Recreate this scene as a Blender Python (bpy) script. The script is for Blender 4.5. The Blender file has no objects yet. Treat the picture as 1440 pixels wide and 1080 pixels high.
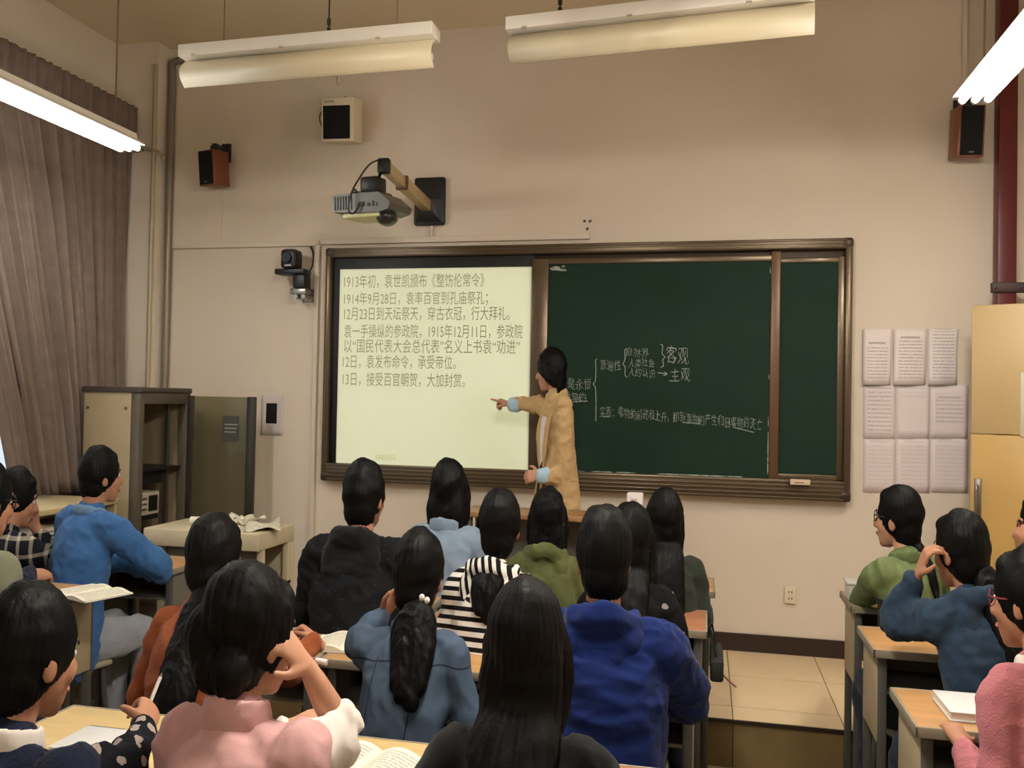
import bpy, bmesh, math, random
import numpy as np
from mathutils import Vector, Matrix

random.seed(7); rng = np.random.RandomState(7)
scene = bpy.context.scene
COL = scene.collection

# ------------------------------------------------------------------ camera
F = 1225.934; YAW = .2182; PIT = .0183; ROL = .0192        # focal length in pixels of the 1440 px wide frame
ZP = .20                                                   # height of the teaching platform
D = 4.883                                                  # front wall
H = 1.3261 + ZP
W_ = np.array([-math.sin(YAW)*math.cos(PIT), math.cos(YAW)*math.cos(PIT), math.sin(PIT)])
r0 = np.array([math.cos(YAW), math.sin(YAW), 0.]); u0 = np.cross(r0, W_)
R_ = r0*math.cos(ROL) + u0*math.sin(ROL); U_ = -r0*math.sin(ROL) + u0*math.cos(ROL)
CAM = np.array([0, 0, H])
cd = bpy.data.cameras.new('camera'); cam = bpy.data.objects.new('camera', cd); COL.objects.link(cam)
cd.sensor_width = 36; cd.lens = F/1440*36; cd.clip_start = .02
cam.matrix_world = Matrix(((R_[0], U_[0], -W_[0], 0), (R_[1], U_[1], -W_[1], 0), (R_[2], U_[2], -W_[2], H), (0, 0, 0, 1)))
scene.camera = cam

def ray(x, y): return W_ + R_*(x-720)/F - U_*(y-540)/F
def ay(x, y, Y=D): d = ray(x, y); return CAM + d*Y/d[1]
def ax(x, y, X): d = ray(x, y); return CAM + d*X/d[0]
def az(x, y, Z): d = ray(x, y); return CAM + d*(Z-H)/d[2]
def ad(x, y, dep): return CAM + ray(x, y)*dep

# ------------------------------------------------------------------ world + exposure
wd = bpy.data.worlds.new('World'); scene.world = wd; wd.use_nodes = True
bg = wd.node_tree.nodes['Background']
bg.inputs[0].default_value = (.80, .90, 1.0, 1); bg.inputs[1].default_value = 1.0     # overcast daylight outside
scene.view_settings.view_transform = 'Standard'; scene.view_settings.look = 'None'
scene.view_settings.exposure = 0.13; scene.view_settings.gamma = 1.0
scene.view_settings.use_curve_mapping = False
LAMP_W = 31.0        # watts of one lit fluorescent fitting

# ------------------------------------------------------------------ materials
def lin(c):
    return tuple((v/255/12.92) if v/255 <= .04045 else ((v/255+.055)/1.055)**2.4 for v in c)
MATS = {}
def mat(name, c, rough=.6, metal=0., var=0., vscale=6., bump=0., bscale=60., emit=0., spec=.5, alpha=1., trans=0., sheen=0., stretch=(1, 1, 1)):
    if name in MATS: return MATS[name]
    m = bpy.data.materials.new(name); m.use_nodes = True; MATS[name] = m
    nt = m.node_tree; p = nt.nodes['Principled BSDF']; L = nt.links
    col = lin(c)
    p.inputs['Base Color'].default_value = (*col, 1); p.inputs['Roughness'].default_value = rough
    p.inputs['Metallic'].default_value = metal; p.inputs['Specular IOR Level'].default_value = spec
    if sheen: p.inputs['Sheen Weight'].default_value = sheen
    if trans: p.inputs['Transmission Weight'].default_value = trans
    if alpha < 1: p.inputs['Alpha'].default_value = alpha
    if emit:
        p.inputs['Emission Color'].default_value = (*col, 1); p.inputs['Emission Strength'].default_value = emit
    if var or bump:
        tc = nt.nodes.new('ShaderNodeTexCoord'); mp = nt.nodes.new('ShaderNodeMapping')
        mp.inputs['Scale'].default_value = stretch; L.new(tc.outputs['Object'], mp.inputs['Vector'])
    if var:
        n = nt.nodes.new('ShaderNodeTexNoise'); n.inputs['Scale'].default_value = vscale; n.inputs['Detail'].default_value = 5
        L.new(mp.outputs[0], n.inputs['Vector'])
        rp = nt.nodes.new('ShaderNodeValToRGB')
        rp.color_ramp.elements[0].position = .3; rp.color_ramp.elements[1].position = .7
        rp.color_ramp.elements[0].color = (*[max(0, v*(1-var)) for v in col], 1)
        rp.color_ramp.elements[1].color = (*[min(1, v*(1+var)) for v in col], 1)
        L.new(n.outputs['Fac'], rp.inputs[0]); L.new(rp.outputs[0], p.inputs['Base Color'])
    if bump:
        n2 = nt.nodes.new('ShaderNodeTexNoise'); n2.inputs['Scale'].default_value = bscale; n2.inputs['Detail'].default_value = 4
        L.new(mp.outputs[0], n2.inputs['Vector'])
        b = nt.nodes.new('ShaderNodeBump'); b.inputs['Strength'].default_value = bump; b.inputs['Distance'].default_value = .01
        L.new(n2.outputs['Fac'], b.inputs['Height']); L.new(b.outputs[0], p.inputs['Normal'])
    return m
def cloth(name, c, var=.12, rough=.92, bump=.10, bscale=260., vscale=14.):
    return mat(name, c, rough, 0, var, vscale, bump, bscale, spec=.15, sheen=.08)
def nodes(m): return m.node_tree.nodes, m.node_tree.links
def two_tone(name, c1, c2, axis_fn, rough=.9):
    """material mixing two colours by a 0/1 node socket made by axis_fn(nt, xyz)"""
    if name in MATS: return MATS[name]
    m = mat(name, c1, rough, spec=.15)
    ns, L = nodes(m); p = ns['Principled BSDF']
    tc = ns.new('ShaderNodeTexCoord'); sx = ns.new('ShaderNodeSeparateXYZ'); L.new(tc.outputs['Object'], sx.inputs[0])
    mx = ns.new('ShaderNodeMix'); mx.data_type = 'RGBA'
    mx.inputs[6].default_value = (*lin(c1), 1); mx.inputs[7].default_value = (*lin(c2), 1)
    L.new(axis_fn(m.node_tree, sx, tc), mx.inputs[0]); L.new(mx.outputs[2], p.inputs['Base Color'])
    return m
def mth(nt, op, a, b=None, c=None):
    n = nt.nodes.new('ShaderNodeMath'); n.operation = op
    for i, v in enumerate((a, b, c)):
        if v is None: continue
        if isinstance(v, (int, float)): n.inputs[i].default_value = v
        else: nt.links.new(v, n.inputs[i])
    return n.outputs[0]

# ------------------------------------------------------------------ geometry helpers
def catmull(P, m):
    P = np.asarray(P, float)
    if len(P) < 3:
        t = np.linspace(0, 1, m)[:, None]; return P[0]*(1-t) + P[-1]*t
    Q = np.vstack([2*P[0]-P[1], P, 2*P[-1]-P[-2]])
    out = []
    ts = np.linspace(0, len(P)-1, m)
    for t in ts:
        i = min(int(t), len(P)-2); s = t-i
        a, b, c, d = Q[i], Q[i+1], Q[i+2], Q[i+3]
        out.append(.5*((2*b)+(-a+c)*s+(2*a-5*b+4*c-d)*s*s+(-a+3*b-3*c+d)*s**3))
    return np.array(out)
def tube(pts, rad, n=12, ref=(1, 0, 0), m=None, caps=True, smooth=True):
    """closed tapered tube; rad items are r or (r along ref, r across)"""
    P0 = np.asarray(pts, float); k = len(P0)
    RR = np.array([(r, r) if np.isscalar(r) else r for r in rad], float)
    if RR.shape[0] == 1: RR = np.repeat(RR, k, 0)
    if smooth and k > 2:
        m = m or max(8, 5*(k-1)+1)
        P = catmull(P0, m); RR = np.maximum(catmull(RR, m), .0005)
    else: P = P0
    T = np.gradient(P, axis=0); T /= np.linalg.norm(T, axis=1)[:, None]+1e-12
    ref = np.asarray(ref, float)
    rings = []; 
    for i in range(len(P)):
        t = T[i]; a = ref-(ref@t)*t
        if np.linalg.norm(a) < 1e-3: a = np.array([0, 0, 1.])-t[2]*t if abs(t[2]) < .9 else np.array([0, 1., 0])-t[1]*t
        a /= np.linalg.norm(a); b = np.cross(t, a)
        rings.append((P[i], RR[i], a, b, t))
    if caps:
        pre = []; post = []
        for f in (.35, .7, .92):
            c, r, a, b, t = rings[0]; h = min(r); pre.append((c-t*h*f, r*math.sqrt(1-f*f), a, b, t))
            c, r, a, b, t = rings[-1]; h = min(r); post.append((c+t*h*f, r*math.sqrt(1-f*f), a, b, t))
        rings = pre[::-1]+rings+post
    ang = np.arange(n)*2*math.pi/n
    V = []
    for c, r, a, b, t in rings:
        V.append(c+np.outer(np.cos(ang)*r[0], a)+np.outer(np.sin(ang)*r[1], b))
    V = np.vstack(V); Fs = []
    for i in range(len(rings)-1):
        for j in range(n):
            k2 = (j+1) % n
            Fs.append((i*n+j, i*n+k2, (i+1)*n+k2, (i+1)*n+j))
    Fs.append(tuple(range(n))[::-1]); L0 = (len(rings)-1)*n; Fs.append(tuple(range(L0, L0+n)))
    return V, Fs
def ell(c, r, R=None, nu=18, nv=11):
    V = [(0, 0, 1.)]
    for i in range(1, nv):
        th = math.pi*i/nv
        for j in range(nu):
            ph = 2*math.pi*j/nu; V.append((math.sin(th)*math.cos(ph), math.sin(th)*math.sin(ph), math.cos(th)))
    V.append((0, 0, -1.)); V = np.array(V)*np.asarray(r, float)
    if R is not None: V = V@np.asarray(R).T
    V = V+np.asarray(c, float); Fs = []
    for j in range(nu): Fs.append((0, 1+j, 1+(j+1) % nu))
    for i in range(nv-2):
        for j in range(nu):
            a = 1+i*nu+j; b = 1+i*nu+(j+1) % nu; Fs.append((a, a+nu, b+nu, b))
    last = len(V)-1
    for j in range(nu): Fs.append((last, 1+(nv-2)*nu+(j+1) % nu, 1+(nv-2)*nu+j))
    return V, Fs
class B:
    """collects shapes in world coordinates, then becomes ONE mesh object"""
    def __init__(s): s.v = []; s.f = []; s.sm = []
    def raw(s, V, Fs, smooth=False):
        o = len(s.v); s.v += [tuple(x) for x in V]; s.f += [tuple(i+o for i in f) for f in Fs]; s.sm += [smooth]*len(Fs); return s
    def box(s, x0, x1, y0, y1, z0, z1, bev=0., M=None, seg=2):
        bm = bmesh.new(); bmesh.ops.create_cube(bm, size=1)
        for v in bm.verts: v.co = Vector(((x0+x1)/2+v.co.x*(x1-x0), (y0+y1)/2+v.co.y*(y1-y0), (z0+z1)/2+v.co.z*(z1-z0)))
        if bev: bmesh.ops.bevel(bm, geom=list(bm.edges), offset=bev, segments=seg, affect='EDGES', profile=.5)
        if M is not None: bm.transform(M)
        bm.verts.index_update()
        s.raw([v.co[:] for v in bm.verts], [[v.index for v in f.verts] for f in bm.faces], bev > 0); bm.free(); return s
    def tube(s, pts, r, n=10, **k):
        rad = [r]*len(pts) if np.isscalar(r) else r
        V, Fs = tube(pts, rad, n, **k); return s.raw(V, Fs, True)
    def cyl(s, a, b, r, n=20, r2=None):
        V, Fs = tube([a, b], [r, r if r2 is None else r2], n, caps=False, smooth=False); return s.raw(V, Fs, True)
    def ell(s, c, r, R=None, **k): V, Fs = ell(c, r, R, **k); return s.raw(V, Fs, True)
    def prism(s, outline, a, b):
        """outline: list of 3D points, extruded by vector from a to b offsets"""
        n = len(outline); o = np.asarray(outline, float); V = np.vstack([o+np.asarray(a), o+np.asarray(b)])
        return s.raw(V, [tuple(range(n))[::-1], tuple(range(n, 2*n))]+[(i, (i+1) % n, n+(i+1) % n, n+i) for i in range(n)])
    def build(s, name, m, parent=None, loc=None): return obj(name, s, m, parent, loc)
ORG = {}
def obj(name, b, m, parent=None, loc=None):
    me = bpy.data.meshes.new(name)
    org = ORG.get(parent.name, np.zeros(3)) if parent is not None else (np.asarray(loc, float) if loc is not None else np.zeros(3))
    V = np.asarray(b.v, float)-org
    me.from_pydata(V.tolist(), [], b.f); me.update()
    bmx = bmesh.new(); bmx.from_mesh(me); bmesh.ops.recalc_face_normals(bmx, faces=bmx.faces); bmx.to_mesh(me); bmx.free()
    me.polygons.foreach_set('use_smooth', b.sm)
    if any(b.sm) and not all(b.sm) or any(b.sm):
        try: me.set_sharp_from_angle(angle=math.radians(45))
        except Exception: pass
    if m is not None: me.materials.append(m)
    o = bpy.data.objects.new(name, me); COL.objects.link(o)
    if parent is not None: o.parent = parent
    elif loc is not None: o.location = loc
    ORG[o.name] = org
    return o
def tag(o, label, cat, group=None):
    o['label'] = label; o['category'] = cat
    if group: o['group'] = group
    return o
def struct(o, label=None):
    o['kind'] = 'structure'
    if label: o['label'] = label
    return o
def thing(name, label, cat, loc=(0, 0, 0), group=None):
    o = bpy.data.objects.new(name, None); o.empty_display_size = .05; COL.objects.link(o); o.location = loc
    ORG[o.name] = np.asarray(loc, float); return tag(o, label, cat, group)
def dup(root, loc, label=None, group=None, zs=1.):
    r = root.copy(); COL.objects.link(r); r.location = loc; r.scale = (1, 1, zs)
    if label: r['label'] = label
    if group: r['group'] = group
    for ch in list(root.children):
        c = ch.copy(); COL.objects.link(c); c.parent = r
        for g in list(ch.children):
            d = g.copy(); COL.objects.link(d); d.parent = c
    return r
def text_mesh(s, size, thin=0., space=1.):
    cu = bpy.data.curves.new('t', 'FONT'); cu.body = s; cu.size = size; cu.offset = thin; cu.space_character = space
    cu.resolution_u = 3
    o = bpy.data.objects.new('t', cu); COL.objects.link(o)
    dg = bpy.context.evaluated_depsgraph_get(); me = bpy.data.meshes.new_from_object(o.evaluated_get(dg))
    V = np.array([v.co[:] for v in me.vertices]); Fs = [tuple(p.vertices) for p in me.polygons]
    bpy.data.objects.remove(o); bpy.data.curves.remove(cu); bpy.data.meshes.remove(me)
    return V, Fs
# ================================================================== SETTING
M_wall = mat('wall_paint', (218, 204, 186), .85, var=.03, vscale=1.5, bump=.03, bscale=90)
M_ceil = mat('ceiling_paint', (222, 206, 176), .9, var=.03, vscale=2)
M_floor = mat('floor_tile', (150, 132, 98), .25, var=.10, vscale=4)
M_ptile = mat('platform_tile', (226, 200, 160), .28, var=.05, vscale=5)
M_riser = mat('riser_tile', (118, 98, 62), .35, var=.12, vscale=7)
M_grout = mat('grout', (92, 72, 48), .9)
M_base = mat('baseboard_dark', (46, 30, 26), .4, var=.1)
M_white = mat('white_paint_metal', (224, 216, 204), .4)
M_cream = mat('cream_plastic', (222, 208, 180), .5)
M_black = mat('black_plastic', (18, 17, 17), .45)
M_grille = mat('speaker_cloth', (10, 10, 9), .95)
M_steel = mat('brushed_steel', (150, 146, 138), .35, .9)
M_dsteel = mat('dark_grey_steel', (74, 70, 64), .5, .3)
M_rod = mat('lamp_rod', (120, 104, 80), .5, .4)
XL, XR, YB, ZC = -3.62, 1.90, -2.2, 3.70
struct(B().box(XL-.2, XR+.9, YB-.2, D+.2, -.12, 0).build('floor', M_floor), 'dull brown tiled classroom floor')
struct(B().box(XL-.2, XR+.9, YB-.2, D+.2, ZC, ZC+.12).build('ceiling', M_ceil), 'plain beige ceiling')
struct(B().box(XL-.2, XR+.9, D, D+.2, 0, ZC).build('wall_front', M_wall), 'beige painted front wall behind the chalkboard')
struct(B().box(XL-.2, XR+.9, YB-.2, YB, 0, ZC).build('wall_back', M_wall))
WY0, WY1, WZ0, WZ1 = .7, 4.35, 1.0, 3.05
b = B(); b.box(XL-.2, XL, YB, WY0, 0, ZC); b.box(XL-.2, XL, WY1, D, 0, ZC); b.box(XL-.2, XL, WY0, WY1, 0, WZ0); b.box(XL-.2, XL, WY0, WY1, WZ1, ZC)
struct(b.build('wall_left', M_wall), 'beige window wall above the grey curtain')
DY0, DY1 = 3.62, 4.30
b = B(); b.box(XR, XR+.15, YB, DY0, 0, ZC); b.box(XR, XR+.15, DY1, D, 0, ZC); b.box(XR, XR+.15, DY0, DY1, 2.06, ZC); b.box(XR+.75, XR+.9, YB, D, 0, ZC)
struct(b.build('wall_right', M_wall))
# column in the window corner and the shallow chase beside it
struct(B().box(XL, -3.335, 4.745, D, 0, ZC).build('wall_column', M_wall), 'beige corner pier between curtain and front wall')
struct(B().box(-3.335, -2.945, D-.014, D, 2.465, ZC).build('wall_chase', M_wall), 'shallow boxed strip of wall behind the left speaker')
# baseboard
struct(B().box(-2.3, XR, D-.012, D, ZP, ZP+.093).build('baseboard_front', M_base), 'dark brown skirting at the foot of the front wall')
# window
wt = struct(thing('window_1', 'bright daylight window behind the grey curtain', 'window', (XL-.1, WY0, WZ0))); del wt['category']
M_wframe = mat('window_frame_white', (215, 215, 212), .4)
b = B()
for y in np.linspace(WY0, WY1, 5): b.box(XL-.13, XL-.07, max(WY0, y-.03), min(WY1, y+.03), WZ0, WZ1)
b.box(XL-.13, XL-.07, WY0, WY1, WZ0, WZ0+.05); b.box(XL-.13, XL-.07, WY0, WY1, WZ1-.05, WZ1); b.box(XL-.13, XL-.07, WY0, WY1, 2.35, 2.40)
b.build('window_frame', M_wframe, wt)
M_glass = mat('window_glass', (240, 248, 250), .02, trans=1., alpha=1.)
ns, L = nodes(M_glass)
tr = ns.new('ShaderNodeBsdfTransparent'); gl = ns.new('ShaderNodeBsdfGlossy'); gl.inputs['Roughness'].default_value = .02
mx = ns.new('ShaderNodeMixShader'); mx.inputs[0].default_value = .06
L.new(tr.outputs[0], mx.inputs[1]); L.new(gl.outputs[0], mx.inputs[2]); L.new(mx.outputs[0], ns['Material Output'].inputs[0])
ye = np.linspace(WY0, WY1, 5)
for i in range(4):
    for z0, z1 in ((WZ0+.05, 2.35), (2.40, WZ1-.05)):
        B().box(XL-.103, XL-.097, max(ye[i]+.03, WY0), ye[i+1]-.03, z0, z1).build('pane', M_glass, wt)
# platform with its tiles
pf = struct(B().box(XL, XR, 3.82, D, 0, ZP-.012).build('platform', M_grout), 'raised teaching platform of pale tiles along the front wall')
gx = [.135+.4465*i for i in range(-8, 5)]; gy = [3.81, 3.98, 4.43, D]
for i in range(len(gx)-1):
    x0, x1 = max(gx[i], XL), min(gx[i+1], XR)
    if x1-x0 < .02: continue
    for j in range(3):
        B().box(x0+.002, x1-.002, gy[j]+.002 if j else 3.812, gy[j+1]-.002, ZP-.012, ZP+random.uniform(-.0006, .0006)).build('tile', M_ptile, pf)
    B().box(x0+.002, x1-.002, 3.808, 3.82, .002, ZP-.016).build('riser_tile', M_riser, pf)
B().box(XL, XR, 3.802, 3.812, ZP-.014, ZP+.001).build('edge_strip', mat('edge_strip', (40, 26, 20), .4), pf)

# curtain
M_curt = cloth('curtain_cloth', (122, 106, 96), .10, .85, .15, 260)
ns, L = nodes(M_curt)
nu, nz = 240, 30; V = []; Fs = []
ph = rng.rand(8)*6.28
for k in range(nz+1):
    z = 3.17-(3.17-.965)*k/nz
    q = k/nz; yn = 3.12+.62*min(1, q/.80)+(.12 if q > .80 else 0)*(q-.80)/.20
    for i in range(nu+1):
        t = i/nu; wob = .35*math.sin(2.2*q+ph[0]+3*t)
        a = (2*math.pi*13*t)+wob+1.1*math.sin(7*t+ph[1])
        amp = (.022+.030*min(1, q*3))*(.6+.4*math.sin(9.1*t+ph[2]+q))
        x = -3.48+amp*math.sin(a)+.012*math.sin(2.3*a+ph[3]+2*q)+.006*math.sin(5*a+ph[4])
        V.append((x, yn+t*(4.70-yn)+.008*math.cos(a*1.0), z+.012*math.sin(4*t*math.pi*3)*(q < .05)))
for k in range(nz):
    for i in range(nu):
        a = k*(nu+1)+i; Fs.append((a, a+1, a+nu+2, a+nu+1))
ct = thing('curtain', 'tall grey pleated curtain hanging over the window', 'curtain', (-3.46, 4.0, .95))
c = B().raw(V, Fs, True).build('cloth', M_curt, ct)
md = c.modifiers.new('s', 'SOLIDIFY'); md.thickness = .004
# gathered heading above the rail
V = []; Fs = []; nu2 = 260
for k in range(5):
    z = 3.10+.045*k
    for i in range(nu2+1):
        t = i/nu2; a = 2*math.pi*26*t
        V.append((-3.44+.014*math.sin(a)*(1 if k < 3 else .7)+.006*math.sin(2.7*a), 3.10+t*1.60, z))
for k in range(4):
    for i in range(nu2):
        a = k*(nu2+1)+i; Fs.append((a, a+1, a+nu2+2, a+nu2+1))
c = B().raw(V, Fs, True).build('heading', M_curt, ct); c.modifiers.new('s', 'SOLIDIFY').thickness = .003
B().cyl((-3.50, 3.0, 3.24), (-3.50, 4.72, 3.24), .012).build('rail', M_dsteel, ct)
for y in (3.35, 3.75, 4.15, 4.55):
    B().tube([(XL+.002, y, 3.30), (-3.50, y, 3.30), (-3.47, y+.01, 3.285)], .006).build('rail_bracket', M_dsteel, ct)

# pipes in the corner
M_pipe = mat('painted_pipe', (176, 160, 136), .45, .1)
tag(B().cyl((-3.296, 4.845, ZP), (-3.296, 4.845, 3.56), .022).tube([(-3.296, 4.845, 3.55), (-3.296, 4.84, 3.60), (-3.24, 4.84, 3.615)], .022, 12).build('pipe', mat('grey_pipe', (132, 122, 106), .4, .3), loc=(-3.296, 4.845, ZP)), 'thick grey pipe with elbow climbing the wall corner', 'pipe')
tag(B().cyl((-3.336, 4.731, ZP), (-3.336, 4.731, 3.55), .013).build('pipe', M_pipe, loc=(-3.336, 4.731, ZP)), 'thin beige conduit running up the edge of the pier', 'pipe')
p = [ay(188, 212, 4.73), ay(208, 210, 4.73), ay(222, 214, 4.73), ay(230, 222, 4.73)]
tag(B().tube(p, .013).build('pipe', M_pipe, loc=p[0]), 'short bent conduit on the pier beside the curtain top', 'pipe')
# cable trunking on the front wall
def trunk(pts, wdt, label):
    b = B()
    for a, c in zip(pts[:-1], pts[1:]):
        b.box(min(a[0], c[0])-wdt/2, max(a[0], c[0])+wdt/2, D-.022, D-.001, min(a[2], c[2])-wdt/2, max(a[2], c[2])+wdt/2, .003)
    return tag(b.build('cable_trunking', M_wall, loc=(pts[0][0], D, pts[0][2])), label, 'trunking')
trunk([(-3.27, 0, 2.449), (-2.29, 0, 2.449)], .03, 'beige cable trunking from the corner pipe to the chalkboard')
trunk([(-2.27, 0, 2.458), (-.665, 0, 2.458)], .035, 'beige cable trunking lying along the top of the chalkboard')
trunk([(-2.298, 0, 2.43), (-2.298, 0, .31)], .03, 'thin vertical trunking left of the chalkboard down to the skirting')
trunk([(-1.581, 0, 2.53), (-1.581, 0, 2.485)], .018, 'short trunking under the black projector wall plate')
trunk([(1.286, 0, 3.69), (1.286, 0, 3.16)], .022, 'vertical trunking above the right wooden speaker')
trunk([(-2.185, 0, 3.69), (-2.185, 0, 3.42)], .012, 'thin trunking above the cream loudspeaker')
for q, w_ in (((822, 311), 'left'), ((830, 311), 'right'), ((826, 322), 'lower')):
    p = ay(*q); tag(B().ell((p[0], D-.003, p[2]), (.008, .004, .008), nu=8, nv=6).build('wall_plug', M_dsteel, loc=p), {'left': 'dark wall plug nearer the projector, above the chalkboard trunking', 'right': 'dark wall plug nearer the door, above the chalkboard trunking', 'lower': 'lowest dark wall plug, just over the end of the trunking'}[w_], 'wall plug', 'old wall plugs')
p = ay(1111, 836)
ot = thing('power_outlet', 'cream double power outlet low on the front wall', 'outlet', (p[0], D, p[2]))
B().box(p[0]-.030, p[0]+.030, D-.016, D-.001, p[2]-.045, p[2]+.045, .004).build('cover', M_cream, ot)
for dz in (.016, -.018):
    for dx in (-.008, .008): B().box(p[0]+dx-.002, p[0]+dx+.002, D-.018, D-.015, p[2]+dz-.006, p[2]+dz+.006).build('slot', M_black, ot)

# red fire main and its bracket, the open door
M_red = mat('dark_red_paint', (84, 12, 12), .4, var=.08)
ft = thing('fire_pipe', 'dark red square riser pipe in the right wall corner', 'pipe', (1.43, 4.74, 0))
B().box(1.40, 1.485, 4.70, 4.785, ZP, ZC-.001, .006).build('riser', M_red, ft)
B().box(1.37, XR-.002, 4.685, 4.715, 2.10, 2.15, .003).build('bracket', mat('bracket_maroon', (52, 20, 18), .5), ft)
for x in (1.385, 1.50, 1.56): B().ell((x, 4.683, 2.125), (.008, .006, .008), nu=8, nv=6).build('bolt', M_dsteel, ft)
M_door = mat('door_yellow', (194, 156, 88), .4, var=.04, vscale=3)
M_doorup = mat('door_pale_yellow', (192, 164, 116), .4, var=.04, vscale=3)
hx, hy = 1.87, 4.30; ang = math.atan2(4.575-hy, 1.253-hx); dl = math.hypot(1.253-hx, 4.575-hy)
Md = Matrix.Translation((hx, hy, 0))@Matrix.Rotation(ang, 4, 'Z')
dt = thing('door', 'yellow classroom door standing open by the notices', 'door', (hx, hy, 0)); dt.rotation_euler.z = ang
def dpart(name, m, bx, par=None, bev=.004):
    b = B(); b.box(*bx, bev)
    b.v = [(x+hx, y+hy, z) for x, y, z in b.v]
    o = obj(name, b, m, par or dt); return o
DZ0 = ZP+.01
dpart('lower_panel', M_door, (0, dl, -.02, .02, DZ0, 1.405)); dpart('upper_panel', M_doorup, (0, dl, -.02, .02, 1.408, 2.022))
# handle side faces the classroom: local +y side after rotation
B2 = B(); B2.box(dl-.048, dl-.018, .02, .034, .99, 1.195, .004); B2.v = [(x+hx, y+hy, z) for x, y, z in B2.v]
hd = obj('pull_plate', B2, M_steel, dt)
b = B(); b.tube([(dl-.033, .034, 1.16), (dl-.033, .062, 1.16), (dl-.033, .066, 1.10), (dl-.033, .062, 1.03), (dl-.033, .034, 1.03)], .006); b.v = [(x+hx, y+hy, z) for x, y, z in b.v]
obj('pull_handle', b, M_steel, hd)
b = B(); b.ell((dl-.036, .05, .935), (.020, .022, .026)); b.cyl((dl-.036, .02, .935), (dl-.036, .04, .935), .016); b.v = [(x+hx, y+hy, z) for x, y, z in b.v]
obj('knob', b, mat('knob_steel', (190, 180, 170), .2, .9), dt)
x1 = dl-.205
dpart('window_trim', mat('door_trim', (206, 196, 168), .4), (x1-.20, x1, .02, .030, 1.40, 1.70))
dpart('pane', mat('door_glass', (140, 160, 165), .1, spec=.8), (x1-.182, x1-.018, .028, .032, 1.418, 1.682))
b = B(); b.box(XR-.02, XR+.02, DY0-.05, DY0, 0, 2.1); b.box(XR-.02, XR+.02, DY0-.05, DY1+.03, 2.06, 2.11)
struct(b.build('door_1', M_doorup), 'door frame in the right wall')
# ================================================================== CHALKBOARD WITH SCREEN
YF = D-.075                                    # front of the board frame
def P(x, y, Y=YF): return ay(x, y, Y)
bx0, bx1 = P(454.5, 500)[0], P(1198.5, 500)[0]; bz0, bz1 = 1.021, 2.421
k_ = YF/D; bz0 = H+(bz0-H)*k_; bz1 = H+(bz1-H)*k_
M_bronze = mat('bronze_aluminium', (100, 85, 66), .32, .55, var=.08, vscale=3, stretch=(1, 1, 30))
M_bronzed = mat('bronze_dark', (62, 48, 36), .4, .4)
M_green = mat('green_enamel', (22, 46, 33), .7, spec=.2, var=.10, vscale=3)
M_screen = mat('white_screen', (206, 206, 200), .8)
bt = thing('chalkboard', 'long sliding green chalkboard in a bronze frame with a projection screen', 'chalkboard', ((bx0+bx1)/2, YF, bz0))
def bar(name, x0, x1, z0, z1, y0, y1, m=M_bronze, bev=.006, par=bt): return B().box(x0, x1, y0, y1, z0, z1, bev).build(name, m, par)
bar('backing', bx0+.02, bx1-.02, bz0+.02, bz1-.02, D-.03, D-.002, M_bronzed)
t_ = .055
for nm, z0, z1 in (('top_rail', bz1-t_, bz1), ('bottom_rail', bz0, bz0+.105)):
    rl = bar(nm, bx0+.012, bx1-.012, z0, z1, YF, D-.002)
    n = 3 if nm == 'top_rail' else 5
    for i in range(n):
        zz = z0+(z1-z0)*(i+.5)/n; bar('ridge', bx0+.03, bx1-.03, zz-.004, zz+.004, YF-.006, YF+.004, M_bronze, .002, rl)
for x in (bx0, bx1-.038): bar('side_rail', x, x+.038, bz0, bz1, YF-.003, D-.002, M_bronze, .012)
for x in (bx0-.002, bx1-.052):
    for z in (bz0-.002, bz1-.052): bar('corner_cap', x, x+.054, z, z+.054, YF-.006, YF+.03, M_bronzed, .014)
# interactive screen at the left
s0, s1 = P(465, 510, D-.04)[0], P(750, 510, D-.04)[0]
bar('screen_frame', s0, s1, bz0+.10, bz1-t_, D-.045, D-.031, M_black, .004)
YS = D-.046
sx0, sx1 = P(475.5, 510, YS)[0], P(745.5, 510, YS)[0]
sz1, sz0 = P(600, 377, YS)[2], P(600, 658.5, YS)[2]
bar('projection_screen', sx0, sx1, sz0, sz1, YS, YS+.004, M_screen, 0)
# sliding green panels, each with its own stiles and rails
def panel(px0, px1, Yp, nm):
    x0, x1 = P(px0, 510, Yp)[0], P(px1, 510, Yp)[0]
    z0, z1 = P((px0+px1)/2, 668, Yp)[2], P((px0+px1)/2, 369, Yp)[2]
    o = bar(nm, x0, x1, z0, z1, Yp, Yp+.012, M_green, 0)
    return o, x0, x1, z0, z1
YG = D-.056; YG2 = D-.040
g1, gx0, gx1, gz0, gz1 = panel(768, 1086, YG, 'sliding_panel')
g2, hx0, hx1, hz0, hz1 = panel(1090, 1178, YG2, 'rear_panel')
bar('stile', P(746, 510, YG)[0], gx0+.006, gz0-.02, gz1+.03, YG-.008, YG+.014, M_bronze, .005, g1)
bar('stile', gx1-.012, gx1+.036, gz0-.035, gz1+.05, YG-.008, YG+.014, mat('brown_stile', (102, 74, 50), .4, .3), .004, g1)
bar('rail', gx0, gx1, gz1-.002, gz1+.03, YG-.006, YG+.014, M_bronze, .004, g1)
bar('rail', gx0, gx1, gz0-.028, gz0+.003, YG-.006, YG+.014, M_bronze, .004, g1)
bar('stile', hx1-.004, hx1+.042, hz0-.02, hz1+.03, YG2-.006, YG2+.012, M_bronze, .005, g2)
bar('rail', hx0, hx1, hz1-.002, hz1+.025, YG2-.006, YG2+.012, M_bronze, .004, g2)
bar('rail', hx0, hx1, hz0-.028, hz0+.003, YG2-.006, YG2+.012, M_bronze, .004, g2)
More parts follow.
